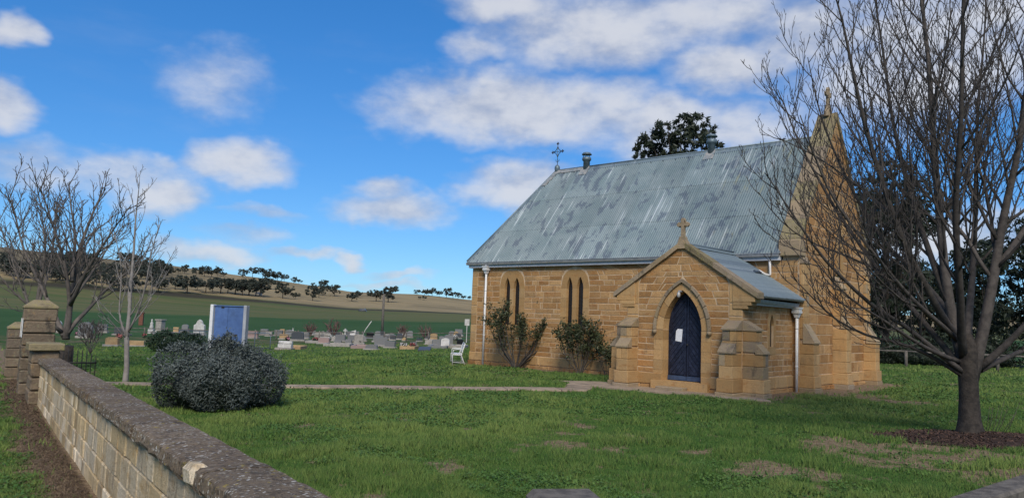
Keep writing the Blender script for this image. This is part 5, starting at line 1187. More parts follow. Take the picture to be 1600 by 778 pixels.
def shrub(name, label, base, rx, ry, h, nl, leaf, mat, seed, cat='shrub', lumps=40, stems=True, core=.84, flat=.0):
    """rounded dense bush: leafy twigs over an uneven lumpy body"""
    rg = np.random.default_rng(seed); o = empty(name, tuple(base), 0, label, cat); ld = sph(lumps, rg); ld[:, 2] = np.abs(ld[:, 2]); lr = rg.uniform(.17, .40, lumps)
    prof = lambda t: np.where(t < .42, .80 + .20 * np.sin(np.clip(t / .42, 0, 1) * math.pi / 2), np.sqrt(np.clip(1 - ((t - .42) / .58) ** 2, 0, 1)))
    t_ = np.concatenate([rg.random(int(nl * .6)), 1 - rg.random(nl - int(nl * .6)) ** 2 * .6]); az_ = rg.uniform(0, 2 * np.pi, nl); pr_ = prof(t_); top = rg.random(nl) < .35
    pr_ = np.where(t_ > .97, pr_ * np.sqrt(rg.random(nl)), pr_)
    d = np.stack([pr_ * np.cos(az_), pr_ * np.sin(az_), t_ * 1.15 - .15], 1); d /= np.linalg.norm(d, axis=1)[:, None]
    bump = np.zeros(nl)
    for q, r_ in zip(ld, lr): bump = np.maximum(bump, .17 * sstep(1 - np.linalg.norm(d - q, axis=1) / (r_ * 1.7), 0, .7))
    rad = (.80 + bump * 1.25) * (1 - np.abs(rg.normal(0, .06, nl))); P = np.stack([rad * pr_ * np.cos(az_) * rx, rad * pr_ * np.sin(az_) * ry, np.maximum(.015, (rad * 1.02) * t_ * h)], 1)
    wv = 1 + .07 * np.sin(3 * az_ + seed) + .06 * np.sin(5 * az_ + 4 * t_ + seed * 2) + .05 * np.sin(9 * az_ - 6 * t_); P = P * np.stack([wv, wv, 1 + (wv - 1) * 1.2], 1)
    spr = rg.random(nl) < .10; P = np.where(spr[:, None], P * rg.uniform(1.0, 1.10, (nl, 1)), P)
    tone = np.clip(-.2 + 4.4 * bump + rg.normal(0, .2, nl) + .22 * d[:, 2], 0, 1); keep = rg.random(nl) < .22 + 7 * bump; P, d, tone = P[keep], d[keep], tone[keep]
    V, Fc = leaves(P, d * 1.5, leaf, 2.0, rg)
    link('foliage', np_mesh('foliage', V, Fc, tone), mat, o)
    # inner twigs
    mb = MB()
    for k in range(70 if stems else 10):
        q = sph(1, rg)[0]; q[2] = abs(q[2]); e = q * np.array([rx, ry, h * .56]) * .82 + [0, 0, h * .40]; mb.rv = rg.random(); mb.tube([(q[0] * .1, q[1] * .1, -.02), tuple(e * .5 + [0, 0, .02]), tuple(e)], [.018, .012, .005], 4, False)
    mb.obj('stems', M['twig'], o, fix=False)
    inn = sph(1, rg); bm = bmesh.new(); bmesh.ops.create_icosphere(bm, subdivisions=3, radius=1)
    mb = MB()
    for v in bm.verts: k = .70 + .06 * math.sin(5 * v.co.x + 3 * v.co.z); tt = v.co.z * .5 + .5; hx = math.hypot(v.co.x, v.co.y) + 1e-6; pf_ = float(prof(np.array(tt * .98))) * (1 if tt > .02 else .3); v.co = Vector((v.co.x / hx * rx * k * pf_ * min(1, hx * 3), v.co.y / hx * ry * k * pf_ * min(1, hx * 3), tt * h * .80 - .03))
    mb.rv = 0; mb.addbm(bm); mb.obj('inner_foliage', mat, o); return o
sb = ground_at(316, 647); sb = np.array([sb[0], sb[1] + 1.05, 0]); sb[2] = g1(sb[0], sb[1])
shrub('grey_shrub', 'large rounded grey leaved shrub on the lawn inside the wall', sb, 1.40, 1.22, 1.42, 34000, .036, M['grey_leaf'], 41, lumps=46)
hb = ground_at(266, 551); hb[1] += 1.0; hb[2] = g1(hb[0], hb[1])
shrub('hedge_bush', 'low dark green clipped bush at the edge of the graves', hb, 42 / F * hb[1] * 1.05, .9, 29 / F * hb[1] * 1.08, 7000, .07, M['hedge'], 42, lumps=30)
# ---- rose bushes by the wall
def rose(label, px, py, wpx, hpx, seed, nstem, nl, back=.55, thick=.035):
    rg = np.random.default_rng(seed); d = ray(px, py); o_ = ch(*((0, -back, 0)));
    # foot on the line just in front of the nave wall
    n_ = np.array([_s, _c]); t = (-back + n_ @ np.array([OX, OY])) / (n_ @ d[:2]); b = np.array([d[0] * t, t, 0]); b[2] = g1(b[0], b[1]); o = empty('rose_bush', tuple(b), 0, label, 'bush'); sc = t / F; wx, hz = wpx * sc / 2, hpx * sc
    mb = MB(); tips = []
    for k in range(nstem):
        a = 2 * math.pi * k / nstem + rg.uniform(-.3, .3); f = rg.uniform(.45, 1.0); e = np.array([wx * math.cos(a) * f, .5 * math.sin(a) * f, hz * rg.uniform(.62, 1.0) * (1.05 - .25 * f)]); mid = np.array([e[0] * .55, e[1] * .55, e[2] * .32])
        pts = [np.array([.05 * math.cos(a), .05 * math.sin(a), -.05]), mid * .5 + [0, 0, -.02], mid, (mid + e) / 2 + rg.normal(0, .05, 3), e]; mb.rv = rg.random(); mb.tube(pts, [thick, thick * .8, thick * .62, thick * .4, thick * .2], 6, False)
        for q in range(7):
            i = rg.integers(2, 4); u = rg.random(); p = pts[i] * (1 - u) + pts[i + 1] * u; dd = unit(e - mid) + rg.normal(0, .5, 3); dd[1] *= .6; ln = rg.uniform(.2, .5); c2 = curve(p, dd, ln, 4, .5, .12, rg); mb.tube(c2, [.010, .008, .006, .005, .003], 4, False); tips += c2[1:]
            c3 = curve(c2[2], dd + rg.normal(0, .6, 3), ln * .6, 3, .4, .12, rg); mb.tube(c3, [.006, .005, .004, .003], 3, False); tips += c3[1:]
    mb.obj('stems', M['twig'], o, fix=False); tips = np.array(tips)
    w_ = sstep(tips[:, 2] / hz, .25, .75) + .10; idx = rg.choice(len(tips), nl, p=w_ / w_.sum()); C_ = tips[idx] + rg.normal(0, .075, (nl, 3)); V, Fc = leaves(C_, np.zeros((nl, 3)), .07, 1.7, rg); link('foliage', np_mesh('foliage', V, Fc, rg.random(nl)), M['rose'], o); return o
rose('wide old rose bush with thick bare stems under the left windows', 806, 577, 136, 112, 51, 19, 4300)
rose('leafy upright rose bush under the right hand lancet windows', 906, 583, 80, 88, 52, 12, 3000, thick=.024)
rose('small leafy rose bush tucked beside the porch buttress', 948, 582, 40, 66, 53, 6, 1300, back=.6, thick=.018)

# ================================================================== NOTICE BOARD, BENCH, PIPE FENCE, TIMBERS
sg = at(352, 590, 21.6); sg[2] = g1(sg[0], sg[1]); sn = empty('notice_board', tuple(sg), R(-8), 'blue panelled notice board between pale posts behind the grey shrub', 'sign')
k = sg[1] / F; zt = at(352, 477, 21.6)[2] - sg[2]; hw_ = 25 * k
for (x0, x1, nm) in ((-hw_ + .02, -hw_ * .12, 'panel'), (-hw_ * .12 + .012, hw_ - .02, 'panel')):
    mb = MB(); mb.rv = random.random(); mb.bbox((x0, -.02, .55), (x1, .02, zt - .03), .006); mb.obj(nm, M['blue'], sn)
mb = MB(); mb.bbox((-hw_ * .12 - .004, -.028, .55), (-hw_ * .12 + .016, -.018, zt - .03), .003); mb.obj('batten', M['blue'], sn)
mb = MB(); mb.bbox((-hw_ - .0, -.05, zt - .028), (hw_ + .0, .05, zt + .0), .006); mb.obj('top_rail', M['blue'], sn)
for sgn in (-1, 1): mb = MB(); mb.rv = .9 if sgn < 0 else .3; c = sgn * (hw_ + .045); mb.bbox((c - .045, -.09, -.1), (c + .045, .09, zt + .015), .008); mb.obj('post', M['white'] if sgn < 0 else M['signpost'], sn)
for (x, z) in ((hw_ * .52, zt - .83), (-hw_ * .45, zt - .06)): mb = MB(); mb.bbox((x - .04, -.031, z - .02), (x + .05, -.021, z + .04), .003); mb.obj('latch', M['iron'], sn)
# bench, end on to the camera
bb = at(716, 566.5, 34.6); bb[2] = g1(bb[0], bb[1]); bench = empty('garden_bench', tuple(bb), R(7), 'white garden bench seen end on at the corner of the church', 'bench'); BL = 1.35
for y in (0, BL):
    mb = MB(); mb.tube([(-.26, y, 0), (-.26, y, .46), (-.24, y, .47)], .022, 6); mb.tube([(.30, y, 0), (.19, y, .25), (.12, y, .45), (.20, y, .72), (.28, y, .95)], .022, 6); mb.tube([(-.27, y, .45), (.12, y, .43)], .022, 6); mb.tube([(-.24, y, .47), (-.23, y, .66), (-.05, y, .69), (.19, y, .68)], .02, 6); mb.tube([(-.26, y, .12), (.26, y, .10)], .012, 5); mb.obj('end_frame', M['white'], bench)
for q in range(5): mb = MB(); x = -.24 + q * .085; mb.bbox((x, -.02, .46), (x + .068, BL + .02, .482), .004); mb.obj('seat_slat', M['white'], bench)
for q in range(4): mb = MB(); z = .56 + q * .11; x = .155 + (z - .5) * .26; mb.bbox((x, -.02, z), (x + .022, BL + .02, z + .085), .004); mb.obj('back_slat', M['white'], bench)
for (x, y) in ((-.28, 0), (.28, 0), (-.28, BL), (.28, BL)): mb = MB(); mb.bbox((x - .16, y - .16, -.12), (x + .16, y + .16, .01), .01); mb.obj('footing', M['concrete'], bench)
# tubular fence at the edge of the graves
pf = place(354, 49); pipef = empty('pipe_fence', tuple(pf), 0, 'low blue grey tubular fence behind the notice board', 'fence'); k = 49 / F
x0, x1 = (282 - 354) * k, (424 - 354) * k; H = 1.1
for z in (H, .18): mb = MB(); mb.tube([(x0, 0, z), (x1 - .1 * (z > .5), 0, z), (x1, 0, z - .1 * (z > .5))], .028, 6); mb.obj('rail', M['bluegrey'], pipef)
for f in (0, .22, .36, .5, .68, .83, 1): mb = MB(); mb.tube([(x0 + (x1 - x0) * f, 0, -.1), (x0 + (x1 - x0) * f, 0, H - (.1 if f == 1 else 0))], .026, 6); mb.obj('upright', M['bluegrey'], pipef)
for q in range(26): mb = MB(); x = x0 + .06 + (x1 - x0) * .36 * q / 26; mb.tube([(x, 0, .18), (x, 0, H)], .012, 4); mb.obj('wire', M['bluegrey'], pipef)
# weathered timbers in the very foreground
tp_ = at(884, 770, 6.0); o = MB(); o.rv = .5; o.bbox((-.27, -.2, -1.1), (.27, .2, 0), .05, .015); e = o.obj('timber_post', M['timber']); e.location = tuple(tp_); e.rotation_euler = (0, R(2), R(12)); tag(e, 'top of a squared weathered timber post at the bottom edge', 'post')
a, b_ = at(1470, 790, 8.2), at(1640, 738, 9.6); v = b_ - a; ln = np.linalg.norm(v); o = MB(); o.rv = .4; o.bbox((0, -.16, -.34), (ln, .16, 0), .03, .01); e = o.obj('timber_beam', M['timber']); e.location = tuple(a); e.rotation_euler = (0, -math.asin(v[2] / ln), math.atan2(v[1], v[0])); tag(e, 'weathered timber sleeper beam at the bottom right corner', 'beam')

# post and rail fence to the right
def rail_fence(label, pts, sec=2.6, hgt=1.05, rails=(.95,), seed=3, mat='timber', pr=.09, rr=.055):
    random.seed(seed); P = [np.array(p) for p in pts]; o = empty('rail_fence', (P[0][0], P[0][1], g1(*P[0])), 0, label, 'fence'); O2 = np.array([P[0][0], P[0][1], g1(*P[0])]); posts = []
    for a, b_ in zip(P[:-1], P[1:]):
        n = max(1, int(round(np.linalg.norm(b_ - a) / sec))); posts += [a + (b_ - a) * k / n for k in range(n)]
    posts.append(P[-1]); pz = [np.array([p[0], p[1], g1(*p)]) - O2 for p in posts]
    for p in pz: mb = MB(); mb.rv = random.random(); mb.tube([p + [0, 0, -.2], p + [random.uniform(-.03, .03), 0, hgt * random.uniform(.97, 1.08)]], pr, 7); mb.obj('post', M[mat], o, fix=False)
    for a, b_ in zip(pz[:-1], pz[1:]):
        for h in rails: mb = MB(); mb.rv = random.random(); mb.tube([a + [0, 0, h], (a + b_) / 2 + [0, 0, h - .03], b_ + [0, 0, h]], rr, 6); mb.obj('rail', M[mat], o, fix=False)
    return o
f1 = ground_at(1478, 577); f0 = place(1400, f1[1] + 1.2); f2 = place(1640, f1[1] - 1.5)
rail_fence('grey timber post and rail fence right of the church', [f0[:2] + (f0[:2] - f1[:2]) * .6, f1[:2], f2[:2]], 2.5, 1.0, (.93,))
rb = (f1 + f0) / 2 + np.array([1.5, 4.5, 0]); rb[2] = g1(rb[0], rb[1]); shrub('hedge_bush', 'long dark hedge behind the post and rail fence', rb, 7.5, 1.0, .95, 6000, .12, M['pine'], 43, lumps=30)
rb = f2 + np.array([-2.0, 6.0, 0]); rb[2] = g1(rb[0], rb[1]); shrub('hedge_bush', 'dark scrub behind the fence at the right edge', rb, 5.5, 1.2, 1.9, 5000, .13, M['pine'], 44, lumps=30)

# ================================================================== CEMETERY
random.seed(77)
def stone_shape(kind, w, h, d):
    mb = MB(); mb.rv = random.random()
    if kind in ('slab', 'arch', 'peak', 'wide'):
        if kind == 'arch': poly = [(-w / 2, 0), (w / 2, 0), (w / 2, h * .68)] + [(w / 2 * math.cos(t), h * .68 + h * .32 * math.sin(t)) for t in np.linspace(.25, math.pi - .25, 8)] + [(-w / 2, h * .68)]
        elif kind == 'peak': poly = [(-w / 2, 0), (w / 2, 0), (w / 2, h * .6), (w * .3, h * .68), (w * .2, h * .88), (0, h), (-w * .2, h * .88), (-w * .3, h * .68), (-w / 2, h * .6)]
        elif kind == 'wide': poly = [(-w / 2, 0), (w / 2, 0), (w * .48, h * .85), (w * .25, h), (-w * .25, h * .96), (-w * .48, h * .8)]
        else: poly = [(-w / 2, 0), (w / 2, 0), (w / 2, h * .94), (w * .44, h), (-w * .44, h), (-w / 2, h * .94)]
        mb.prism(poly, lambda u, z: (u, d / 2, z), lambda u, z: (u, -d / 2, z))
    elif kind == 'cross':
        mb.bbox((-w * .18, -d / 2, 0), (w * .18, d / 2, h), .01); mb.bbox((-w / 2, -d * .45, h * .6), (w / 2, d * .45, h * .78), .01)
    elif kind == 'bolster':
        mb.bbox((-w / 2, -d / 2, 0), (w / 2, d / 2, h * .5), .02); mb.tube([(-w * .5, 0, h * .72), (w * .5, 0, h * .72)], h * .28, 12)
    elif kind == 'statue':
        mb.bbox((-w * .4, -w * .4, 0), (w * .4, w * .4, h * .3), .02); mb.lathe([(w * .34, h * .3), (w * .30, h * .45), (w * .22, h * .62), (w * .26, h * .72), (w * .12, h * .8), (w * .08, h * .82), (w * .13, h * .88), (w * .12, h * .95), (w * .03, h)], 10)
    elif kind == 'slant':
        mb.hexa([(-w / 2, -d, 0), (w / 2, -d, 0), (w / 2, d, 0), (-w / 2, d, 0), (-w / 2, 0, h * .75), (w / 2, 0, h), (w / 2, d, h), (-w / 2, d, h * .75)])
    elif kind == 'desk':
        mb.hexa([(-w / 2, -d, 0), (w / 2, -d, 0), (w / 2, d, 0), (-w / 2, d, 0), (-w / 2, -d, h * .35), (w / 2, -d, h * .35), (w / 2, d, h), (-w / 2, d, h)])
    elif kind == 'pillar':
        mb.bbox((-w / 2, -w / 2, 0), (w / 2, w / 2, h * .9), .02); mb.bbox((-w * .62, -w * .62, h * .9), (w * .62, w * .62, h), .02)
    return mb
def grave(px, py, wp, hp, kind, mat, label, tilt=0, kerb=True, cat='headstone', name='headstone', depth=None):
    p = ground_at(px, py); k = p[1] / F; w, h = wp * k, hp * k * 1.12; o = empty(name, tuple(p), R(random.uniform(-14, 14)), label, cat); d = depth or min(.22, w * .4) + .03
    if kind in ('bolster', 'slant', 'desk'): d = min(.45, w * .5)
    base = .0
    if kerb and kind not in ('desk', 'slant', 'statue', 'pillar'):
        mb = MB(); mb.rv = random.random(); base = min(.16, h * .2); mb.bbox((-w * .62, -d, -.1), (w * .62, d, base), .015); mb.obj('plinth', M['h_pale'] if mat != 'h_black' else M['h_grey'], o)
    mb = stone_shape(kind, w, h - base, d); b = mb.obj('tablet', M[mat], o); b.location = (0, 0, base - .002); b.rotation_euler = (0, R(tilt), 0); return o
def flowers(px, py, wp, mat, label):
    p = ground_at(px, py); k = p[1] / F; r = wp * k / 2; rg = np.random.default_rng(int(px * 7)); o = empty('flower_pot', tuple(p), 0, label, 'flowers')
    mb = MB(); mb.lathe([(r * .3, 0), (r * .42, .16), (r * .45, .18)], 8); mb.obj('vase', M['h_pale'], o); n = 160; C_ = sph(n, rg) * np.array([r, r * .7, r * .6]) * rg.uniform(.3, 1, (n, 1)) + [0, 0, .2 + r * .4]; V, Fc = leaves(C_, np.zeros((n, 3)), .09, 1.1, rg); link('blooms', np_mesh('blooms', V, Fc, rg.random(n)), M[mat], o)
    n = 60; C_ = sph(n, rg) * r * .8 + [0, 0, .18 + r * .2]; V, Fc = leaves(C_, np.zeros((n, 3)), .1, 2, rg); link('leaves', np_mesh('leaves', V, Fc, rg.random(n)), M['hedge'], o)
def kerbset(px, py, wp, lenm, mat, label, fill='h_pale'):
    p = ground_at(px, py); k = p[1] / F; w = wp * k; o = empty('grave_surround', tuple(p), R(random.uniform(-6, 6)), label, 'grave')
    for (x0, x1, y0, y1) in ((-w / 2, w / 2, 0, .14), (-w / 2, w / 2, lenm - .14, lenm), (-w / 2, -w / 2 + .14, .142, lenm - .142), (w / 2 - .14, w / 2, .142, lenm - .142)):
        mb = MB(); mb.rv = random.random(); mb.bbox((x0, y0, -.1), (x1, y1, .20), .015); mb.obj('kerb', M[mat], o)
    mb = MB(); mb.rv = .5; mb.box((-w / 2 + .145, .145, -.1), (w / 2 - .145, lenm - .145, .09)); mb.obj('grave_bed', M[fill], o)
Z = lambda zx, zy: (400 + zx / 4.706, 440 + zy / 4.706)
G = [(215, 497, 100, 55, 'bolster', 'h_white', 'white bolster topped headstone nearest the pipe fence'), (305, 437, 90, 62, 'wide', 'h_dark', 'broad dark granite headstone behind the white bolster'), (270, 402, 26, 55, 'statue', 'h_white', 'small white statue on a pedestal in the left graves'),
     (165, 398, 62, 38, 'slab', 'h_grey', 'grey slab headstone left of the white statue'), (205, 424, 62, 34, 'slab', 'h_tan', 'low tan headstone below the white statue'), (500, 457, 82, 40, 'slab', 'h_pink', 'low wide pinkish granite headstone'), (620, 442, 72, 46, 'slab', 'h_grey', 'grey slab right of the pinkish headstone'),
     (655, 404, 30, 52, 'cross', 'h_white', 'small white cross standing among the graves'), (628, 400, 30, 26, 'peak', 'h_pale', 'short pale headstone left of the white cross'), (700, 438, 52, 40, 'slab', 'h_grey', 'narrow grey headstone below the tilted white tablet'), (712, 402, 40, 42, 'slant', 'h_white', 'white tilted tablet right of the white cross'),
     (755, 462, 66, 66, 'slab', 'h_pale', 'tall pale grey headstone in the middle of the graves'), (838, 418, 52, 42, 'wide', 'h_black', 'shiny black headstone in the middle graves'), (895, 444, 72, 42, 'slab', 'h_grey', 'grey headstone right of the shiny black one'), (915, 478, 92, 62, 'slab', 'h_grey', 'large grey headstone with square top near the middle'),
     (985, 488, 76, 46, 'slab', 'h_grey', 'front grey slab right of the large square headstone'), (985, 420, 30, 18, 'desk', 'h_tan', 'small ochre desk stone on the green behind the slabs'), (1085, 472, 50, 20, 'desk', 'h_pale', 'little pale desk stone in the open grass'), (1240, 510, 88, 28, 'desk', 'h_dark', 'dark slate desk stone lying before the graves'),
     (1392, 487, 62, 64, 'arch', 'h_white', 'white round topped headstone near the bench'), (1412, 474, 66, 74, 'arch', 'h_grey', 'grey round topped headstone behind the white one'), (1500, 477, 46, 46, 'slab', 'h_black', 'black polished headstone beside the bench back'), (1330, 470, 60, 40, 'slab', 'h_grey', 'grey headstone left of the white round topped one'),
     (1270, 462, 50, 30, 'slab', 'h_pale', 'pale low headstone in the right hand graves'), (1160, 470, 46, 24, 'slab', 'h_grey', 'small grey headstone above the dark slate'), (850, 500, 90, 34, 'wide', 'h_grey', 'low brownish grey headstone before the middle graves'), (680, 458, 46, 30, 'slab', 'h_grey', 'little grey slab in the front middle row'),
     (600, 460, 52, 26, 'slab', 'h_grey', 'low grey slab under the flowers'), (460, 408, 48, 34, 'slab', 'h_pale', 'pale headstone in the back row centre left'), (540, 392, 40, 34, 'arch', 'h_grey', 'grey rounded headstone in the back row'), (368, 420, 30, 46, 'slab', 'h_pale', 'narrow pale headstone right of the dark granite'), (1430, 425, 60, 26, 'slab', 'h_grey', 'grey slab in the furthest right back row'),
     (95, 402, 44, 30, 'slab', 'h_pale', 'pale slab left end of the back row'), (790, 440, 40, 40, 'peak', 'h_grey', 'grey pointed headstone right of the tall pale one'), (575, 438, 36, 32, 'slab', 'h_pale', 'pale slab behind the white flowers'), (1370, 440, 44, 34, 'slab', 'h_grey', 'small grey slab behind the white round topped headstone'), (420, 392, 34, 28, 'slab', 'h_grey', 'short grey slab left in the back row'), (740, 392, 34, 24, 'slab', 'h_grey', 'distant grey slab behind the tilted tablet'), (1200, 440, 40, 22, 'slab', 'h_dark', 'distant dark slab in the right graves')]
for (zx, zy, zw, zh, kd, mt, lb) in G: px, py = Z(zx, zy); grave(px, py, zw / 4.706, zh / 4.706, kd, mt, lb, random.uniform(-2, 2))
for (px, py, wp, hp, kd, mt, lb) in [(89, 520, 12, 17, 'arch', 'h_white', 'white arched headstone left of the dark tree trunk'), (133, 528, 24, 22, 'arch', 'h_grey', 'big grey rounded headstone behind the small bare shrub'), (175, 541, 20, 13, 'wide', 'h_tan', 'squat tan headstone left of the slender tree'), (213, 541, 22, 8, 'slab', 'h_tan', 'low tan wall stone right of the slender tree'),
     (236, 521, 10, 20, 'statue', 'h_white', 'white statue above the dark green bush'), (250, 517, 10, 16, 'pillar', 'h_pale', 'pale capped pillar near the white statue'), (275, 520, 8, 8, 'slab', 'h_tan', 'little ochre block above the dark green bush'), (289, 519, 10, 11, 'arch', 'h_grey', 'grey arched headstone behind the pipe fence'),
     (311, 524, 18, 22, 'peak', 'h_white', 'tall white gothic headstone left of the notice board'), (220, 508, 6, 18, 'pillar', 'brick', 'slim red brick pillar behind the slender tree'), (190, 524, 22, 11, 'slab', 'h_dark', 'dark granite headstone left of the white statue'), (160, 520, 14, 12, 'slab', 'h_grey', 'grey headstone between the two bare trees'), (262, 528, 18, 8, 'slab', 'h_dark', 'low dark slab behind the dark green bush'),
     (305, 531, 16, 9, 'slab', 'h_grey', 'low grey slab behind the pipe fence'), (395, 529, 16, 11, 'slab', 'h_pink', 'pink granite slab behind the end of the pipe fence'), (413, 524, 12, 9, 'slab', 'h_grey', 'grey slab above the end of the pipe fence')]: grave(px, py, wp, hp, kd, mt, lb)
for (zx, zy, zw, mt, lb) in [(232, 440, 38, 'f_pink', 'pink flowers left of the dark granite headstone'), (437, 446, 44, 'f_red', 'red and white flowers beside the pinkish headstone'), (555, 436, 60, 'f_white', 'white and pink flowers before the grey slab'), (1465, 432, 46, 'f_white', 'white flowers behind the black polished headstone'), (1150, 494, 50, 'f_red', 'reddish flowers left of the dark slate stone'), (1090, 494, 40, 'f_white', 'pale flowers on the low grave'), (765, 462, 26, 'f_white', 'tiny pale flowers before the tall pale headstone')]: px, py = Z(zx, zy); flowers(px, py, zw / 4.706, mt, lb)
for (px, py, wp, mt, lb) in [(121, 526, 10, 'f_pink', 'bright pink flowers right of the dark tree trunk'), (185, 531, 12, 'f_red', 'red flowers before the dark granite headstone'), (240, 524, 10, 'f_white', 'white flowers at the foot of the white statue'), (225, 528, 8, 'f_red', 'small red flowers left of the dark green bush')]: flowers(px, py, wp, mt, lb)
for (zx, zy, zw, ln, mt, lb) in [(590, 478, 190, 2.2, 'h_pale', 'pale kerbed grave in the front middle row'), (770, 492, 150, 2.0, 'h_pink', 'reddish kerbed grave in front of the tall pale headstone'), (250, 497, 150, 2.0, 'h_tan', 'tan kerbed grave behind the white bolster'), (1330, 492, 140, 2.1, 'h_grey', 'grey kerbed grave left of the white round topped headstone'), (1110, 497, 110, 2.0, 'h_tan', 'tan kerbed grave with flowers'), (1480, 490, 110, 2.0, 'h_pale', 'pale kerbed grave behind the bench'), (420, 452, 120, 2.0, 'h_pale', 'pale kerbed grave with red flowers')]: px, py = Z(zx, zy); kerbset(px, py, zw / 4.706, ln, mt, lb)
random.seed(5)
for k in range(30):
    px = random.uniform(425, 725); py = 526 + (px - 425) * .008 + random.uniform(-3, 5); o = grave(px, py, random.uniform(6, 13), random.uniform(5, 10), random.choice(('slab', 'slab', 'arch', 'wide', 'peak')), random.choice(('h_grey', 'h_grey', 'h_pale', 'h_dark', 'h_tan')), 'small plain headstone in the crowded back rows of the graves'); o['group'] = 'small headstones in the back rows'
# fence behind the graves, pole, trough and scrub
def atD(px, D): p = at(px, 500, D); return p[:2]
rail_fence('pale timber post and rail fence along the back of the graves', [atD(60, 72), atD(400, 70), atD(740, 68)], 2.0, .85, (.76, .45), 5, 'timber', .06, .03)
pb = place(598, 88); pz_ = at(598, 459, 88)[2]; mb = MB(); mb.rv = .4; mb.tube([pb + [0, 0, -.3], (pb[0], pb[1], pz_)], [.16, .12], 10); tag(mb.obj('pole', M['timber']), 'plain timber pole standing behind the graves', 'pole')
for (px, D, t0, lb) in ((566, 75, 511, 'leaning pale pipe behind the graves'),): 
    p = place(px, D); mb = MB(); mb.tube([p, p + [.35, 0, .9], p + [.9, 0, 1.75]], .045, 6); tag(mb.obj('pipe', M['h_white']), lb, 'pipe')
p = place(730, 66); mb = MB(); mb.bbox((-.03, -.03, 0), (.03, .03, 1.7), .01); so = mb.obj('marker_post', M['h_white']); so.location = tuple(p); tag(so, 'thin white marker post left of the church corner', 'post'); mb = MB(); mb.bbox((-.2, -.05, 1.45), (.2, -.032, 2.0), .01); mb.obj('plate', M['h_white'], so)
p = ground_at(567, 486.5); mb = MB(); s_ = p[1] / F; mb.hexa([(-5.5 * s_, -1.2, 0), (5.5 * s_, -1.2, 0), (5.5 * s_, 1.2, 0), (-5.5 * s_, 1.2, 0), (-4.5 * s_, -.6, 4.2 * s_), (3 * s_, -.6, 4.8 * s_), (3 * s_, .6, 4.8 * s_), (-4.5 * s_, .6, 4.2 * s_)]); mb.tube([(-6 * s_, -1.0, 1.0 * s_), (6 * s_, -1.0, 1.0 * s_)], 1 * s_, 8); o = mb.obj('stock_trough', M['h_dark']); o.location = tuple(p); tag(o, 'dark low trough alone in the green paddock', 'trough')
sc_cfg = dict(dens=[1.6, 2.0], start=[.2, .15], ang=[.6, .7], ratio=[.5, .5], rr=[.6, .6], minl=[.6, .35], minr=[.03, .022, .018], step=[.4, .3], up=[.4, .3], wob=.09, bud=False)
M['twigred'] = basic('reddish_twigs', (.15, .085, .075), (.10, .065, .055), 5, .9, .25, 0)
for (px, D, wp, hp, lb, sd) in ((522, 80, 30, 24, 'bushy reddish leafless shrub beyond the cemetery fence', 1), (486, 82, 18, 16, 'small reddish leafless shrub left of the bushy one', 2), (630, 82, 14, 14, 'small brown leafless shrub right of the pole', 3), (665, 80, 18, 14, 'brown leafless shrub nearest the church beyond the fence', 4)):
    p = place(px, D); k = D / F; rg = np.random.default_rng(sd); W2, H2 = wp * k / 2, hp * k
    o = bare_tree('bare_shrub', lb, p, [([(0, 0, 0), (W2 * .5 * math.cos(a), W2 * .5 * math.sin(a), H2 * .45), (W2 * f * math.cos(a), W2 * f * math.sin(a), H2 * rg.uniform(.7, 1))], .035, .018) for a, f in ((q * .9, rg.uniform(.2, 1)) for q in range(14))], ([(0, 0, -.2), (0, 0, .1)], [.1, .08]), sc_cfg, sd, M['twigred'], M['twigred'], 2); o['category'] = 'shrub'
# ================================================================== TREES ON THE HILL
protos = []
for k in range(6):
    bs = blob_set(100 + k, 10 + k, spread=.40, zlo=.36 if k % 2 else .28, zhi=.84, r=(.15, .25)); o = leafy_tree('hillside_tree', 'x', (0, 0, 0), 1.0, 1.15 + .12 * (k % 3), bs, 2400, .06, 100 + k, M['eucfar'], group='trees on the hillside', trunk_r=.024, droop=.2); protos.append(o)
def copy_tree(o):
    c = o.copy(); COL.objects.link(c)
    for chd in o.children: d = chd.copy(); COL.objects.link(d); d.parent = c
    return c
HT = []
def hill(px, base_py, hpx, grp, label=None, D=None): HT.append((px, base_py, hpx, grp, label))
rg = np.random.default_rng(3)
LB = {'mid': 'dark eucalypt in the row across the middle of the hillside', 'sky': 'dark eucalypt standing on the hill skyline', 'dense': 'dark eucalypt in the dense wood on the left hillside', 'right': 'dark eucalypt in the distant group beside the church corner', 'scrub': 'low olive bush on the golden slope'}
for (zx, zy, zh) in [(210, 85, 34), (265, 105, 40), (305, 100, 44), (340, 100, 40), (370, 95, 38), (398, 100, 20), (490, 105, 34), (537, 105, 42), (585, 108, 42), (620, 115, 40), (655, 120, 38), (690, 125, 34), (735, 132, 26), (760, 134, 18), (880, 165, 42), (945, 160, 22), (150, 90, 26), (110, 92, 24), (130, 95, 26), (180, 85, 22)]: hill(220 + zx / 3.077, 400 + zy / 3.077, zh / 3.077, 'sky')
for (zx, zy, zh) in [(165, 160, 50), (220, 180, 82), (270, 165, 40), (310, 178, 62), (345, 172, 50), (385, 180, 62), (420, 178, 60), (455, 185, 70), (490, 190, 64), (520, 190, 70), (555, 195, 74), (575, 190, 55), (620, 160, 44), (655, 150, 30), (683, 203, 60), (742, 208, 30), (825, 215, 60), (875, 190, 40), (930, 193, 46), (1015, 218, 40), (1045, 200, 28), (1130, 218, 50), (1190, 222, 62), (855, 200, 34)]: hill(220 + zx / 3.077, 400 + zy / 3.077, zh / 3.077, 'mid')
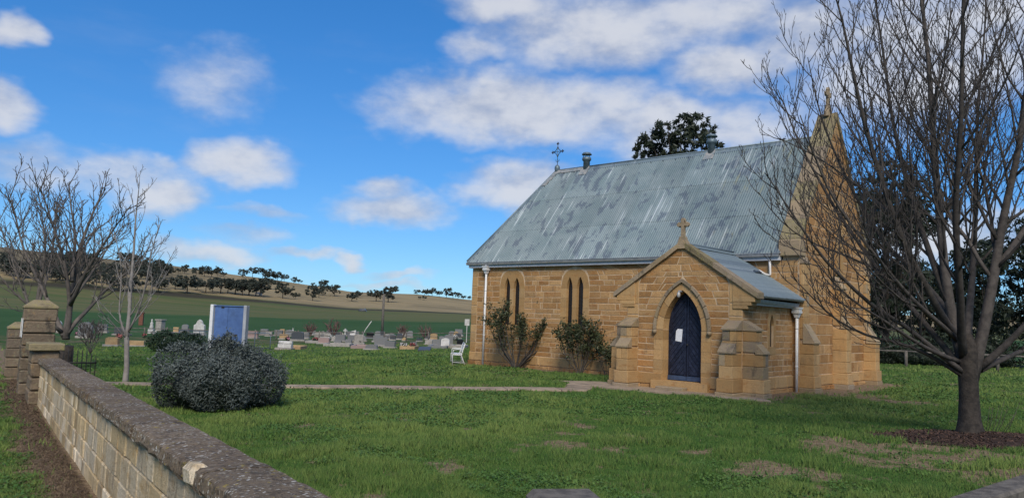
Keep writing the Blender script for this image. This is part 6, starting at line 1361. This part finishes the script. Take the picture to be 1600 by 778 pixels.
for (zx, zy, zh) in [(1332, 188, 22), (1365, 190, 28), (1400, 192, 34), (1435, 196, 26), (1470, 200, 38), (1500, 204, 26), (1525, 206, 26), (1550, 208, 18), (1580, 210, 16), (1385, 191, 24)]: hill(220 + zx / 3.077, 400 + zy / 3.077, zh / 3.077, 'right')
for (zx, zy, zh) in [(825, 148, 16), (1362, 213, 18), (1340, 208, 12), (1040, 190, 20), (700, 150, 18)]: hill(220 + zx / 3.077, 400 + zy / 3.077, zh / 3.077, 'scrub')
for k in range(46):
    px = rg.uniform(-25, 262); f = rg.random(); base = 402 + .055 * px + f * 42; hill(px, base + 6, rg.uniform(16, 24), 'dense')
ORD = 'first second third fourth fifth sixth seventh eighth ninth tenth eleventh twelfth thirteenth fourteenth fifteenth sixteenth seventeenth eighteenth nineteenth twentieth twenty-first twenty-second twenty-third twenty-fourth twenty-fifth'.split()
RANK = {}
for g_ in ('mid', 'sky', 'right', 'scrub'):
    for q, i in enumerate(sorted((i for i, h_ in enumerate(HT) if h_[3] == g_), key=lambda i: HT[i][0])): RANK[i] = ORD[q]
used = set()
for i, (px, py, hp, grp, _) in enumerate(HT):
    d = ray(px, py); ys = np.geomspace(250, 640, 1200); zz = CZ + d[2] * ys; gg = gz(d[0] * ys, ys); j = np.argmax(zz <= gg)
    if not (zz <= gg).any():     # the sight line clears the hill: stand the tree on the crest below it
        j = int(np.argmax((gg - CZ) / ys))
    x, y = d[0] * ys[j], ys[j]; z = float(gg[j]); h = hp * y / F * 1.28 * (1 if grp != 'scrub' else 1.0)
    k = i % 6
    if k not in used: o = protos[k]; used.add(k)
    else: o = copy_tree(protos[k])
    o.location = (x, y, z - .02 * h); s_ = h; wv = rg.uniform(.85, 1.25); o.scale = (s_ * wv, s_ * wv, s_); o.rotation_euler = (0, 0, rg.uniform(0, 6.28)); tag(o, LB[grp] if i not in RANK else RANK[i] + ' from the left, ' + LB[grp], 'tree' if grp != 'scrub' else 'bush', {'mid': 'trees across the middle of the hillside', 'sky': 'trees on the hill skyline', 'dense': 'trees of the left hillside wood', 'right': 'distant trees beside the church corner', 'scrub': 'bushes on the golden slope'}[grp])
# little farmhouse among the trees
p = ground_at(404, 461); k = p[1] / F; mb = MB(); mb.box((-3 * k, -2, 0), (3 * k, 2, 3 * k)); hs = empty('farm_shed', tuple(p), 0, 'tiny white farm shed among the hillside trees', 'shed'); mb.obj('wall', M['h_white'], hs); mb = MB(); mb.hexa([(-3.4 * k, -2.3, 3 * k), (3.4 * k, -2.3, 3 * k), (3.4 * k, 2.3, 3 * k), (-3.4 * k, 2.3, 3 * k), (-3.4 * k, -.1, 4.4 * k), (3.4 * k, -.1, 4.4 * k), (3.4 * k, .1, 4.4 * k), (-3.4 * k, .1, 4.4 * k)]); mb.obj('roof', M['h_grey'], hs)
